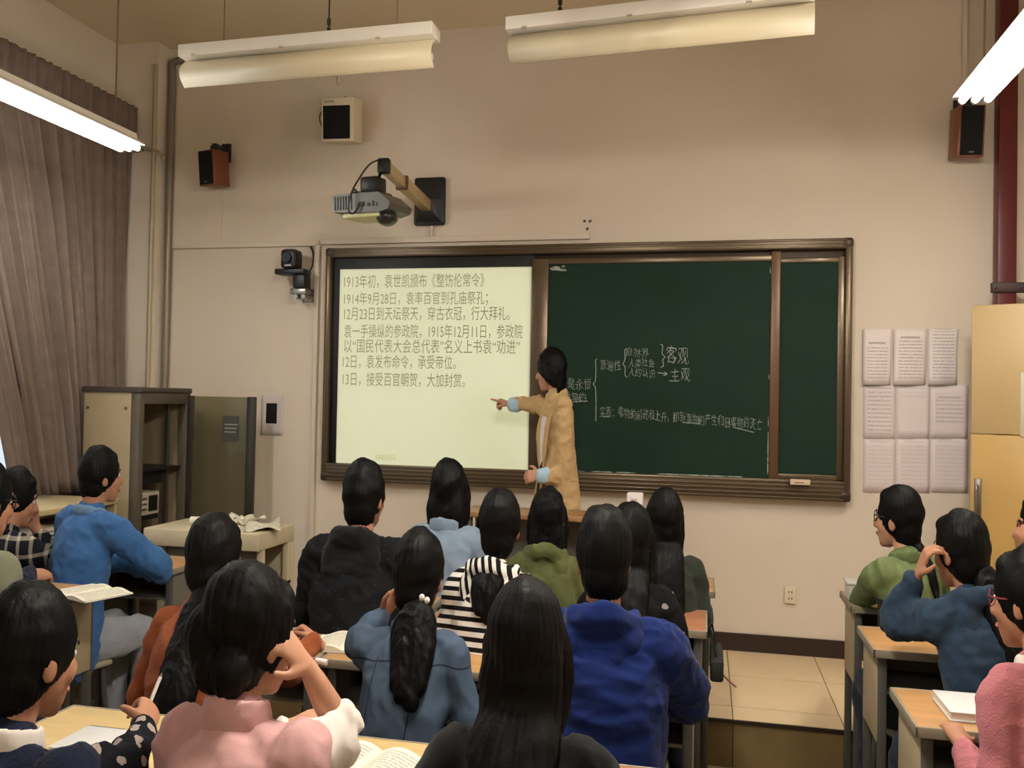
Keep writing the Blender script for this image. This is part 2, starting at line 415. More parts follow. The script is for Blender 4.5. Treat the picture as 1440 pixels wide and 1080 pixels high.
# slide text
M_ink = mat('slide_ink', (138, 138, 122), .9)
lines = [('1913年初，袁世凯颁布《整饬伦常令》', 484, 681, 395), ('1914年9月28日，袁率百官到孔庙祭孔；', 484, 686, 420),
         ('12月23日到天坛祭天，穿古衣冠，行大拜礼。', 484, 717, 441), ('袁一手操纵的参政院，1915年12月11日，参政院', 484, 735, 466),
         ('以“国民代表大会总代表”名义上书袁“劝进”', 484, 731, 487), ('12日，袁发布命令，承受帝位。', 482, 641, 509), ('13日，接受百官朝贺，大加封赏。', 482, 654, 534)]
def lay(V, x0, x1, zc, h, Y, dx_dz=0, z_slope=0.):
    """place flat text outlines on the plane Y: fit to x0..x1, text height h"""
    mn, mxx = V.min(0), V.max(0)
    X = x0+(V[:, 0]-mn[0])/(mxx[0]-mn[0])*(x1-x0)
    Z = zc+(V[:, 1]-(mn[1]+mxx[1])/2)/(mxx[1]-mn[1])*h+(X-x0)*z_slope
    return np.stack([X, np.full(len(X), Y), Z], 1)
scr = [c for c in bt.children if c.name.startswith('projection_screen')][0]
for s, a, c, y in lines:
    V, Fs = text_mesh(s, 1.)
    x0, x1 = P(a, y, YS)[0], P(c, y, YS)[0]; z = (P(a, y, YS)[2]+P(c, y, YS)[2])/2
    W = lay(V, x0, x1, z, .083, YS-.0012)
    fx = sorted([(min(W[i, 0] for i in f), max(W[i, 0] for i in f), f) for f in Fs], key=lambda q: q[0])
    runs = []; mxx = -99.
    for a0_, a1_, f in fx:
        if a0_-mxx > .012: runs.append([])
        runs[-1].append(f); mxx = max(mxx, a1_)
    for rn in runs:
        ids = sorted({i for f in rn for i in f}); mp_ = {i: k for k, i in enumerate(ids)}
        B().raw(W[ids], [tuple(mp_[i] for i in f) for f in rn]).build('slide_character', M_ink, scr)
b = B()
for i in range(7):
    a = P(528+4.2*i, 642, YS); b.box(a[0], a[0]+.013, YS-.002, YS-.0008, a[2]-.012, a[2]+.012)
b.build('slide_footer', mat('slide_footer', (196, 196, 172), .9), scr)
# chalk writing
M_chalk = mat('chalk', (150, 158, 148), .95, var=.25, vscale=90)
cb = []
def chalk(s, a, c, y, hpx, thin=-.012, slope=0.):
    V, Fs = text_mesh(s, 1., thin, 1.05)
    YY = YG-.0015; x0, x1 = P(a, y, YY)[0], P(c, y, YY)[0]; z = P(a, y, YY)[2]
    W = lay(V, x0, x1, z, hpx/250.*1., YY, 0, slope)
    W[:, 2] += .004*np.sin(W[:, 0]*37+y)+.003*np.sin(W[:, 0]*91)
    W[:, 0] += .003*np.sin(W[:, 2]*120+W[:, 0]*20)
    B().raw(W, Fs).build('chalk_writing', M_chalk, g1)
def stroke(pts, r=.0022):
    B().tube([P(x, y, YG-.002) for x, y in pts], [(r, .0008)]*len(pts), 6, ref=(1, 0, .3)).build('chalk_stroke', M_chalk, g1)
chalk('世界是永恒', 776, 831, 539, 15); chalk('发展的', 793, 824, 558, 13)
chalk('普遍性', 844, 873, 513, 14); chalk('自然界', 881, 912, 495, 12); chalk('人类社会', 884, 920, 510, 12); chalk('人的认识', 884, 921, 524, 12)
chalk('客观', 937, 968, 499, 24); chalk('主观', 943, 970, 527, 18)
chalk('实质：事物的前进和上升，即新事物的产生和旧事物的灭亡', 844, 1072, 578, 15, -.014, -.062)
stroke([(840, 505), (837.5, 507), (838, 520), (837, 536), (834, 540), (837, 544), (838, 560), (838, 592)])
stroke([(881, 490), (878.5, 493), (879, 505), (876, 512), (879, 516), (879, 527), (882, 531)])
stroke([(929, 484), (932, 487), (931, 497), (935, 502), (932, 506), (933, 514), (929, 517)])
stroke([(925, 524), (938, 526)]); stroke([(934, 523), (938, 526), (933, 528)])
stroke([(941, 535.5), (953, 536)]); stroke([(847, 586), (857, 586)]); stroke([(960, 594), (984, 595.5)]); stroke([(1032, 601), (1060, 608)]); stroke([(808, 565), (826, 564)])
# chalk dust along the panel edges and a smear in the corner
M_dust = mat('chalk_dust', (150, 158, 150), .95, var=.5, vscale=40)
b = B()
for i in range(30):
    x = gx0+.02+random.random()*(gx1-gx0-.04); w = random.uniform(.01, .05); b.ell((x, YG-.001, gz0+.006), (w, .0012, random.uniform(.002, .004)), nu=8, nv=5)
for i in range(14):
    z = gz0+random.random()*(gz1-gz0)*random.choice([.3, 1]); b.ell((gx1-.016, YG-.001, z), (.0025, .001, random.uniform(.008, .03)), nu=8, nv=5)
for i in range(10):
    b.ell((gx0+.02+random.random()*.07, YG-.0006, gz1-.012-random.random()*.03), (random.uniform(.008, .03), .0006, .006), nu=8, nv=5)
o = b.build('chalk_dust', M_dust, g1); o['kind'] = 'stuff'
# eraser on the ledge
p0, p1 = P(1111, 679, YF-.02), P(1139, 679, YF-.02)
er = thing('chalk_eraser', 'pale felt eraser on the bottom rail of the chalkboard', 'eraser', (p0[0], YF-.02, p0[2]))
B().box(p0[0], p1[0], YF-.04, YF-.006, p0[2]-.008, p0[2]+.020, .004).build('felt', mat('felt', (206, 186, 158), .9), er)
B().box(p0[0]+.02, p1[0]-.03, YF-.0415, YF-.039, p0[2]+.002, p0[2]+.008, .0005).build('printed_band', mat('eraser_print', (150, 118, 96), .9), er)

# ================================================================== NOTICES
def paper_mat(name, seed, dark=.45, rows=40, base=(228, 220, 216), head=.80, foot=.1):
    m = mat(name, base, .8)
    ns, L = nodes(m); nt = m.node_tree; pn = ns['Principled BSDF']
    tc = ns.new('ShaderNodeTexCoord'); sx = ns.new('ShaderNodeSeparateXYZ'); L.new(tc.outputs['Generated'], sx.inputs[0])
    x, z = sx.outputs['X'], sx.outputs['Z']
    saw = mth(nt, 'FRACT', mth(nt, 'MULTIPLY', z, rows/2)); ln = mth(nt, 'LESS_THAN', saw, .42)
    inx = mth(nt, 'MULTIPLY', mth(nt, 'GREATER_THAN', x, .14), mth(nt, 'LESS_THAN', x, .88))
    inz = mth(nt, 'MULTIPLY', mth(nt, 'GREATER_THAN', z, foot), mth(nt, 'LESS_THAN', z, head))
    nz = ns.new('ShaderNodeTexNoise'); nz.inputs['Scale'].default_value = 38; nz.inputs['Detail'].default_value = 3
    mp = ns.new('ShaderNodeMapping'); mp.inputs['Location'].default_value = (seed, seed, seed); L.new(tc.outputs['Generated'], mp.inputs[0]); L.new(mp.outputs[0], nz.inputs[0])
    word = mth(nt, 'GREATER_THAN', nz.outputs['Fac'], .46)
    mask = mth(nt, 'MULTIPLY', mth(nt, 'MULTIPLY', ln, inx), mth(nt, 'MULTIPLY', inz, word))
    ttl = mth(nt, 'MULTIPLY', mth(nt, 'MULTIPLY', mth(nt, 'GREATER_THAN', z, head+.03), mth(nt, 'LESS_THAN', z, head+.065)), mth(nt, 'MULTIPLY', mth(nt, 'GREATER_THAN', x, .2), mth(nt, 'LESS_THAN', x, .8)))
    mk = mth(nt, 'MULTIPLY', mth(nt, 'MAXIMUM', mask, ttl), dark)
    mx = ns.new('ShaderNodeMix'); mx.data_type = 'RGBA'; mx.inputs[6].default_value = (*lin(base), 1); mx.inputs[7].default_value = (*lin((70, 66, 70)), 1)
    L.new(mk, mx.inputs[0]); L.new(mx.outputs[2], pn.inputs['Base Color']); return m
def sheet(corners, Y, curl, m, label, group='notices taped on the front wall', nx=8, nzz=6, name='notice'):
    (xa, za), (xb, zb) = corners; V = []; Fs = []
    for k in range(nzz+1):
        for i in range(nx+1):
            u, v = i/nx, k/nzz
            V.append((xa+(xb-xa)*u, Y-curl*(math.sin(u*math.pi*1.4+.3)*.5+.5)*(1-v*.5)-.001-curl*.6*u*v, za+(zb-za)*v))
    for k in range(nzz):
        for i in range(nx): a = k*(nx+1)+i; Fs.append((a, a+1, a+nx+2, a+nx+1))
    o = B().raw(V, Fs, True).build(name, m, loc=((xa+xb)/2, Y, min(za, zb))); o.modifiers.new('s', 'SOLIDIFY').thickness = .0006
    return tag(o, label, 'notice', group)
for i, (a, c) in enumerate(((1212, 1253), (1255.5, 1302), (1304, 1346))):
    q0, q1 = ay(a, 541), ay(c, 463)
    sheet(((q0[0], q0[2]), (q1[0], q1[2])), D-.004, .022, paper_mat('notice_top%d' % i, i*3.1+1, .5, 34, (230, 218, 214), .70 if i == 0 else (.80 if i == 1 else .96)),
          ('curled notice sheet with wide blank margin, top row beside the chalkboard frame', 'curled notice sheet in the middle of the top row', 'curled notice sheet full of text, top row next to the door')[i])
k = 0
lab = [['flat notice with dense print, second row beside the chalkboard', 'mostly blank flat notice in the middle of the second row', 'flat notice with a short heading, second row next to the door'],
       ['flat faint notice in the bottom row beside the chalkboard', 'flat faint notice in the middle of the bottom row', 'flat faint notice in the bottom row next to the door']]
for r, (ya, yb) in enumerate(((541, 617), (617, 692))):
    for i, (a, c) in enumerate(((1213, 1260), (1260, 1308), (1308, 1362))):
        q0, q1 = ay(a, yb), ay(c, ya)
        sheet(((q0[0]+.001, q0[2]), (q1[0]-.001, q1[2]-.002)), D-.001, .002, paper_mat('notice%d' % k, k*1.7, (.4, .15, .35)[i] if r == 0 else .16, 26, (222, 208, 206), (.97, .97, .72)[i] if r == 0 else .9, (.1, .75, .3)[i] if r == 0 else .1), lab[r][i]); k += 1
q0, q1 = ay(367, 612), ay(399, 556)
M_flyer = two_tone('flyer', (206, 196, 192), (30, 28, 30), lambda nt, sx, tc: mth(nt, 'MULTIPLY', mth(nt, 'LESS_THAN', mth(nt, 'ABSOLUTE', mth(nt, 'SUBTRACT', sx.outputs['X'], -.004)), .036),
     mth(nt, 'LESS_THAN', mth(nt, 'ABSOLUTE', mth(nt, 'SUBTRACT', sx.outputs['Z'], .135)), .062)))
sheet(((q0[0], q0[2]), (q1[0], q1[2])), D-.002, .0015, M_flyer, 'small white flyer with a black picture left of the chalkboard', None)

# ================================================================== LAMPS
M_tube = mat('lit_tube', (255, 255, 250), .3, emit=30.)
def tube_lamp(X, y0, y1, zt, label, grp, pw=1.):
    t = thing('fluorescent_lamp', label, 'lamp', (X, (y0+y1)/2, zt), grp)
    b = B(); o = [(-.028, 0, .075), (.028, 0, .075), (.034, 0, .05), (.075, 0, .022), (.078, 0, .016), (-.078, 0, .016), (-.075, 0, .022), (-.034, 0, .05)]
    b.prism([(X+x, 0, zt+z) for x, _, z in o], (0, y0, 0), (0, y1, 0)); b.build('housing', M_white, t)
    for dx in (-.045, 0, .045):
        tb = B().cyl((X+dx, y0+.012, zt), (X+dx, y1-.012, zt), .0135, 12).build('tube', M_tube, t)
        for y in (y0+.006, y1-.006): B().cyl((X+dx, y-.008, zt), (X+dx, y+.008, zt), .014, 12).build('tube_cap', M_steel, tb)
    for y in (y0+.12, y1-.12):
        B().cyl((X, y, zt+.07), (X, y, ZC), .004, 8).build('rod', M_rod, t)
        B().cyl((X, y, ZC-.015), (X, y, ZC), .025, 12).build('ceiling_cup', M_white, t)
    for q in (-.32, 0., .32):
        ld = bpy.data.lights.new('lamp_light', 'POINT'); ld.shadow_soft_size = .03; ld.energy = LAMP_W*pw*.72/3; ld.color = (1., .94, .84)
        lo = bpy.data.objects.new('lamp_light', ld); COL.objects.link(lo); lo.parent = t; lo.location = (0, q, -.055)
    ld = bpy.data.lights.new('lamp_glow', 'AREA'); ld.shape = 'RECTANGLE'; ld.size = .15; ld.size_y = y1-y0-.05; ld.energy = LAMP_W*pw*.38; ld.color = (1., .94, .84)
    lo = bpy.data.objects.new('lamp_glow', ld); COL.objects.link(lo); lo.parent = t; lo.location = (0, 0, -.02)
    return t
grp = 'lit fluorescent lamps hanging from the ceiling'
tube_lamp(-2.70, 2.72, 3.655, 2.69, 'lit fluorescent lamp hanging beside the grey curtain', grp, .32)
tube_lamp(.985, 2.70, 3.60, 2.70, 'lit fluorescent lamp hanging in front of the red pipe', grp, .75)
tube_lamp(-.30, 1.35, 2.28, 2.70, 'unseen lit fluorescent lamp added over the middle desks', grp, 1.9)  # unseen fitting, added to brighten the centre of the front wall
tube_lamp(-.30, -1.2, -.27, 2.70, 'unseen lit fluorescent lamp added at the back of the room', grp, .3)  # another unseen fitting, added for a little light from behind
# unlit board lights
M_refl = mat('cream_reflector', (214, 200, 168), .45, var=.04, vscale=3)
def board_light(a, c, label, hang):
    A = az(*a, 2.75); C_ = az(*c, 2.75); A[2] = C_[2] = 2.75
    ex = (C_-A); L_ = np.linalg.norm(ex[:2]); ex = ex/np.linalg.norm(ex); ey = np.array([-ex[1], ex[0], 0.])
    t = thing('board_light', label, 'lamp', tuple((A+C_)/2), 'unlit board lights over the chalkboard')
    prof = []
    for i in range(13):
        q = i/12; an = math.radians(100-185*q)
        prof.append((.035-.085*math.cos(math.radians(-70+125*q))+.0, .115*(1-q)))
    # shell thickness
    out = [(y, z) for y, z in prof]; inn = [(y+.004, z) for y, z in prof][::-1]
    b = B(); b.prism([A+ey*y+np.array([0, 0, z]) for y, z in out+inn], (0, 0, 0), tuple(ex*L_))
    rf = b.build('reflector', M_refl, t)
    for p_ in rf.data.polygons: p_.use_smooth = len(p_.vertices) == 4
    M4 = Matrix(((ex[0], ey[0], 0, A[0]), (ex[1], ey[1], 0, A[1]), (0, 0, 1, A[2]), (0, 0, 0, 1)))
    h = B().box(-.012, L_, -.045, .05, .115, .163, .003, M4).build('housing', M_white, t)
    for x in (.06, L_*.42, L_*.8): B().box(x-.010, x+.010, -.049, -.044, .112, .119, .001, M4).build('clip', mat('chrome', (235, 235, 230), .15, .8), h)
    B().cyl(A+ex*.03+ey*.05+np.array([0, 0, .07]), A+ex*(L_-.03)+ey*.05+np.array([0, 0, .07]), .013, 12).build('tube', mat('unlit_tube', (215, 212, 205), .3), t)
    for k, (x, m, r) in enumerate(hang):
        q = A+ex*x; B().cyl((q[0], q[1], 2.91), (q[0], q[1], ZC), r, 8).build('rod', m, t)
        if m is M_black:
            for z in (2.93, 2.965): B().cyl((q[0], q[1], z-.012), (q[0], q[1], z+.012), .008, 8).build('ferrule', M_black, t)
board_light((262, 125), (612, 97), 'unlit cream board light hanging nearer to the curtain', [(.165, M_rod, .003), (.62, M_black, .003), (.9, M_rod, .002)])
board_light((719, 92), (1145, 50), 'unlit cream board light hanging above the green panel', [(.18, M_black, .003), (.85, M_rod, .003)])

# ================================================================== WALL EQUIPMENT
def wood_speaker(px, turn, label):
    (x0, x1, y0, y1) = px
    c = ay((x0+x1)/2, (y0+y1)/2, D-.14)
    t = thing('wooden_speaker', label, 'speaker', tuple(c), 'wooden bookshelf speakers'); hgt = (y1-y0)/F*4.75; w = .125; dp = .125
    M4 = Matrix.Translation(Vector(c))@Matrix.Rotation(turn, 4, 'Z')@Matrix.Rotation(math.radians(6), 4, 'X')
    M_ch = mat('cherry_wood', (118, 62, 38), .35, var=.2, vscale=8, stretch=(1, 1, .15))
    cab = B().box(-w/2, w/2, -dp/2, dp/2, -hgt/2, hgt/2, .004, M4).build('cabinet', M_ch, t)
    B().box(-w/2+.010, w/2-.010, -dp/2-.010, -dp/2+.002, -hgt/2+.008, hgt/2-.004, .005, M4).build('grille', M_grille, t)
    B().box(-.012, .012, -dp/2-.012, -dp/2-.009, -hgt/2+.018, -hgt/2+.026, .0005, M4).build('badge', mat('badge', (110, 110, 105), .3, .5), t)
    top = M4@Vector((0, .02, hgt/2))
    b = B().box(top.x-.03, top.x+.03, D-.02, D-.001, top.z-.03, top.z+.085, .003); b.box(top.x-.015, top.x+.015, top.y-.02, D-.01, top.z+.02, top.z+.05, .003); b.box(top.x-.02, top.x+.02, top.y-.03, top.y+.03, top.z-.006, top.z+.035, .003)
    b.build('bracket', M_black, t)
    B().tube([(top.x, D-.01, top.z+.01), (top.x+.02, D-.015, top.z-.06), (top.x+.01, D-.03, top.z-.15), (top.x, top.y+.03, top.z-.2)], .003).build('cable', M_black, t)
wood_speaker((282, 320, 211, 265), math.radians(-14), 'cherry wood speaker on the wall between pipe and projector')
wood_speaker((1340, 1379, 155, 220), math.radians(6), 'cherry wood speaker on the wall beside the red pipe')
c = ay(481, 170, D-.10)
t = thing('loudspeaker', 'cream wall loudspeaker with black front grille and loose cables', 'speaker', tuple(c))
M4 = Matrix.Translation(Vector(c))@Matrix.Rotation(math.radians(-4), 4, 'Z')@Matrix.Rotation(math.radians(8), 4, 'X')@Matrix.Rotation(math.radians(2.5), 4, 'Y')
B().box(-.105, .105, -.06, .06, -.125, .125, .006, M4).build('cabinet', M_cream, t)
B().box(-.092, .082, -.065, -.058, -.112, .078, .004, M4).build('grille', M_grille, t)
B().box(-.085, -.02, -.062, -.059, .097, .106, .0005, M4).build('badge', mat('badge2', (160, 150, 132), .4), t)
b = B().box(c[0]-.02, c[0]+.03, D-.02, D-.001, c[2]+.10, c[2]+.17, .003); b.tube([(c[0]-.02, D-.01, c[2]+.17), (c[0]-.03, D-.05, c[2]+.14), (c[0]-.05, c[1], c[2]+.12)], .009); b.tube([(c[0]+.04, D-.01, c[2]+.16), (c[0]+.045, c[1], c[2]+.125)], .006)
b.build('bracket', M_black, t)
for k in range(3):
    e = .02*k
    B().tube([(c[0]-.03, D-.02, c[2]+.16), (c[0]-.11-e*.6, D-.04, c[2]+.13), (c[0]-.165+e, D-.05, c[2]+.06-e), (c[0]-.15+e*1.5, D-.05, c[2]-.01-e), (c[0]-.10, D-.045, c[2]-.03-e*2)], .0035).build('cable', mat('brown_cable', (70, 46, 36), .5), t)
# pan-tilt camera
c = ay(414, 382, D-.11)
t = thing('tracking_camera', 'small black pan and tilt camera on a wall bracket', 'camera', tuple(c))
x, y, z = c
B().box(x-.105, x+.085, y-.05, y+.05, z-.020, z+.012, .006).build('base_plate', M_black, t)
B().box(x-.07, x+.035, y-.055, y+.045, z+.012, z+.13, .022).build('head', mat('camera_black', (26, 22, 22), .35), t)
B().cyl((x-.02, y-.075, z+.075), (x-.02, y-.05, z+.075), .030, 20).build('lens', mat('lens_glass', (8, 8, 10), .08), t)
B().box(x-.035, x+.005, y-.058, y-.053, z+.026, z+.034, .001).build('badge', mat('badge3', (200, 200, 200), .3), t)
B().box(x+.005, x+.08, y-.03, y+.06, z-.10, z-.020, .006).build('motor_box', M_black, t)
b = B().box(x-.02, x+.078, y-.01, D-.001, z-.135, z-.10, .003); b.box(x+.01, x+.078, D-.012, D-.001, z-.17, z-.09, .003)
b.build('bracket', M_steel, t)
for dx in (.02, .07): B().cyl((x+dx, y-.02, z-.150), (x+dx, y+.03, z-.150), .014, 12).build('bolt', M_steel, t)
B().tube([(x+.05, D-.01, z+.17), (x+.075, D-.02, z+.12), (x+.075, D-.03, z+.04), (x+.07, y+.03, z)], .005).build('cable', M_black, t)
# projector on its wall arm
px0, px1 = ay(583, 250, D-.03), ay(625, 316, D-.03)
t = thing('projector_mount', 'long beige projector arm on a black wall plate', 'projector mount', (px0[0], D, px1[2]))
b = B().box(px0[0], px1[0], D-.04, D-.001, px1[2], px0[2], .014); cx = (px0[0]+px1[0])/2-.005; cz = px1[2]+.10
V = [(px0[0]+.015, D-.04, px1[2]+.015), (px1[0]-.015, D-.04, px1[2]+.015), (px1[0]-.015, D-.04, cz+.05), (px0[0]+.015, D-.04, cz+.05), (cx-.04, D-.075, cz-.03), (cx+.04, D-.075, cz-.03), (cx+.04, D-.075, cz+.04), (cx-.04, D-.075, cz+.04)]
b.raw(V, [(0, 1, 5, 4), (1, 2, 6, 5), (2, 3, 7, 6), (3, 0, 4, 7), (4, 5, 6, 7), (3, 2, 1, 0)]); b.build('wall_plate', M_black, t)
a0 = np.array([cx, D-.07, cz+.005]); a1 = ax(541, 234, cx)
dv = (a1-a0)/np.linalg.norm(a1-a0); La = np.linalg.norm(a1-a0)
upv = np.cross(np.array([1., 0, 0]), dv); M4 = Matrix(((1, dv[0], upv[0], a0[0]), (0, dv[1], upv[1], a0[1]), (0, dv[2], upv[2], a0[2]), (0, 0, 0, 1)))
M_beige = mat('beige_steel', (190, 166, 122), .4, .2)
B().box(-.028, .028, 0, La*.62, -.032, .032, .004, M4).build('outer_arm', M_beige, t)
B().box(-.024, .024, La*.6, La, -.028, .028, .004, M4).build('inner_arm', M_beige, t)
B().box(-.033, .033, La*.60, La*.63, -.038, .038, .004, M4).build('clamp', mat('clamp_brown', (88, 62, 44), .5), t)
B().box(-.03, .03, La-.015, La+.03, -.036, .04, .008, M4).build('end_cap', M_black, t)
e = a1.copy()
pc = ad(524, 292, float((e-CAM)@W_)+.02)        # projector body centre
pj = thing('projector', 'dark grey short-throw projector hanging from the wall arm', 'projector', tuple(pc))
B().cyl((e[0]-.01, e[1]-.02, e[2]-.03), (pc[0]+.01, pc[1]+.02, pc[2]+.13), .008, 10).build('pole', M_black, t)
x, y, z = pc; Mz = Matrix.Translation((x, y, z))@Matrix.Rotation(math.radians(-10), 4, 'Z')@Matrix.Rotation(math.radians(3), 4, 'X')
B().box(-.045, .055, -.05, .05, .075, .150, .012, Mz).build('mount_head', M_black, pj)
B().box(-.075, .075, -.07, .07, .052, .074, .006, Mz).build('mount_plate', M_black, pj)
for sx_ in (-.06, .05): B().tube([(x+sx_, y-.06, z+.065), (x+sx_-.015, y-.075, z+.08), (x+sx_-.02, y-.07, z+.04)], .005).build('mount_leg', M_black, pj)
M_pj = mat('projector_grey', (84, 80, 72), .4, var=.1, vscale=10)
o = [(-.165, .055), (-.165, -.03), (-.03, -.04), (.10, -.045), (.155, -.03), (.165, .0), (.10, .055)]
b = B(); bm_o = [Mz@Vector((u, -.11, v)) for u, v in o]; ydir = (Mz.to_3x3()@Vector((0, .22, 0)))
b.prism([tuple(v) for v in bm_o], (0, 0, 0), tuple(ydir)); b.build('body', M_pj, pj)
for i in range(7): B().box(-.155+.016*i, -.147+.016*i, -.1125, -.109, -.022, .045, .001, Mz).build('vent_slat', M_black, pj)
for i, (u, w_) in enumerate(((-.02, .018), (.01, .012), (.035, .018), (.065, .012), (.085, .010))): B().box(u, u+w_, -.1125, -.109, -.012, .004+.008*(i % 2), .001, Mz).build('port', M_black, pj)
B().box(-.115, .095, -.10, .10, -.062, -.040, .006, Mz).build('base_tray', mat('lit_underside', (206, 204, 150), .5), pj)  # yellow-green light falling on the underside is put into this colour
B().ell(Mz@Vector((.095, -.02, -.058)), (.052, .07, .045)).build('lens_dome', mat('dome', (44, 42, 40), .25), pj)
b = B().tube([(e[0]-.01, e[1]-.03, e[2]+.03), (e[0]-.06, e[1]-.05, e[2]), (x-.03, y-.09, z+.14), (x-.06, y-.13, z+.05), (x-.075, y-.13, z-.03), (x-.06, y-.12, z-.055), (x-.03, y-.12, z-.03), (x-.02, y-.12, z+.0)], .0045)
b.build('cable', M_black, pj)
# the projector's own beam: a rectangular picture thrown on the screen
ld = bpy.data.lights.new('projector_beam', 'POINT'); ld.energy = 1.; ld.shadow_soft_size = .004; ld.use_nodes = True
lo = bpy.data.objects.new('projector_beam', ld); COL.objects.link(lo)
lp = np.array(Mz@Vector((.095, .06, -.125))); lo.location = tuple(lp)
nt = ld.node_tree; em = nt.nodes['Emission']
ge = nt.nodes.new('ShaderNodeNewGeometry'); sp = nt.nodes.new('ShaderNodeSeparateXYZ'); nt.links.new(ge.outputs['Incoming'], sp.inputs[0])
BEAM_SIGN = 1.
vx, vy, vz = [mth(nt, 'MULTIPLY', sp.outputs[i], BEAM_SIGN) for i in range(3)]
tt = mth(nt, 'DIVIDE', float(YS-lp[1]), mth(nt, 'MAXIMUM', vy, .02))
hxn = mth(nt, 'MULTIPLY_ADD', vx, tt, float(lp[0])); hzn = mth(nt, 'MULTIPLY_ADD', vz, tt, float(lp[2]))
mk = mth(nt, 'MULTIPLY', mth(nt, 'MULTIPLY', mth(nt, 'GREATER_THAN', hxn, float(sx0)+.004), mth(nt, 'LESS_THAN', hxn, float(sx1)-.004)), mth(nt, 'MULTIPLY', mth(nt, 'GREATER_THAN', hzn, float(sz0)+.004), mth(nt, 'LESS_THAN', hzn, float(sz1)-.004)))
cs = mth(nt, 'MAXIMUM', vy, .2); st = mth(nt, 'DIVIDE', mk, mth(nt, 'POWER', cs, 3.))
BEAM = 7.6
nt.links.new(mth(nt, 'MULTIPLY', st, BEAM), em.inputs['Strength']); em.inputs['Color'].default_value = (.92, 1., .50, 1)
lo.parent = pj; lo.location = tuple(lp-pc)
# ================================================================== FURNITURE
M_dwood = mat('desk_wood', (176, 132, 84), .45, var=.14, vscale=5, stretch=(.6, 6, 6))
M_dwoodr = mat('desk_wood_red', (160, 106, 74), .45, var=.14, vscale=5, stretch=(.6, 6, 6))
M_dpale = mat('desk_wood_pale', (205, 176, 120), .45, var=.10, vscale=5, stretch=(.6, 6, 6))
M_dedge = mat('desk_edge_grey', (140, 130, 112), .5)
M_dmetal = mat('desk_steel_grey', (112, 106, 94), .5, .1, var=.06)
M_dpanel = mat('desk_panel_beige', (168, 152, 122), .5, var=.06)
M_dleg = mat('desk_leg_grey', (84, 82, 78), .45, .2)
def desk(x0, x1, y0, y1, label, z=.76, wood=M_dwood, full=False):
    t = thing('school_desk', label, 'desk', ((x0+x1)/2, (y0+y1)/2, 0), 'school desks')
    top = B().box(x0+.006, x1-.006, y0+.006, y1-.006, z-.018, z, .003).build('desktop', wood, t)
    b = B(); b.box(x0, x1, y0, y0+.008, z-.026, z+.001, .003); b.box(x0, x1, y1-.008, y1, z-.026, z+.001, .003); b.box(x0, x0+.008, y0, y1, z-.026, z+.001, .003); b.box(x1-.008, x1, y0, y1, z-.026, z+.001, .003)
    b.build('edge_trim', M_dedge, top)
    i = .025
    b = B(); b.box(x0+i, x1-i, y0+.03, y1-.03, z-.145, z-.135); b.box(x0+i, x1-i, y1-.04, y1-.03, z-.145, z-.02)
    b.build('drawer_tray', M_dmetal, t)
    lo = .06 if full else z-.30
    for x in (x0+i-.008, x1-i): B().box(x, x+.008, y0+.035, y1-.035, lo, z-.02, .002).build('side_panel', M_dpanel if not full else M_dmetal, t)
    for x in (x0+.02, x1-.046):
        for y in (y0+.02, y1-.046): B().box(x, x+.026, y, y+.026, .022, z-.02, .004).build('leg', M_dleg, t)
        B().box(x, x+.026, y0+.005, y1-.005, 0, .024, .005).build('foot_bar', M_dleg, t)
    B().box(x0+.04, x1-.04, y1-.04, y1-.024, .14, .164, .003).build('stretcher', M_dleg, t)
    return t
desk(-1.36, -.95, 2.96, 3.18, 'school desk in front of the student in the black speckled hoodie', .78)
desk(-1.24, -.83, 3.52, 3.80, 'school desk in front of the light denim jacket student', .78)
desk(-.82, -.39, 3.52, 3.80, 'school desk in front of the olive green hoodie student', .78, M_dwoodr)
desk(-.38, .05, 3.52, 3.80, 'school desk with a tissue pack, in front of the dark olive top student', .79)
desk(-.93, -.45, 2.90, 3.13, 'school desk in front of the striped hoodie student', .76, M_dwoodr)
desk(-.44, .02, 3.02, 3.33, 'reddish school desk with a folded paper by the aisle', .76, M_dwoodr)
desk(-1.62, -1.10, 2.38, 2.68, 'school desk with an open book, in front of the rust top student', .76)
desk(-1.09, -.52, 2.38, 2.68, 'school desk in front of the denim jacket student', .76)
desk(-.51, .0, 2.36, 2.66, 'school desk in front of the royal blue hoodie student', .75)
desk(-1.50, -1.03, 1.57, 1.87, 'pale school desk in front of the navy sweater student', .76, M_dpale)
desk(-1.02, -.55, 1.57, 1.87, 'pale school desk with an open book, in front of the pink top student', .76, M_dpale)
desk(-.54, -.06, 1.57, 1.87, 'school desk with an open book, in front of the black vest student', .76, M_dwoodr)
desk(-3.07, -2.67, 3.40, 3.69, 'school desk in front of the plaid shirt student', .76)
desk(-2.66, -2.25, 3.40, 3.69, 'school desk with solid grey side, in front of the blue sweatshirt student', .76, M_dwood, True)
desk(-2.66, -2.19, 2.59, 2.87, 'school desk with an open white book behind the blue sweatshirt student', .80)
desk(.505, .97, 2.27, 2.575, 'school desk with a closed book, in front of the pink sweater student', .76)
desk(.53, .99, 2.95, 3.26, 'school desk in front of the slate blue hoodie student', .76)
desk(1.0, 1.44, 2.97, 3.28, 'school desk by the door, in front of the student with red glasses', .76)
desk(.55, 1.0, 3.52, 3.80, 'school desk with a clear plastic box, in front of the green jacket student', .77)
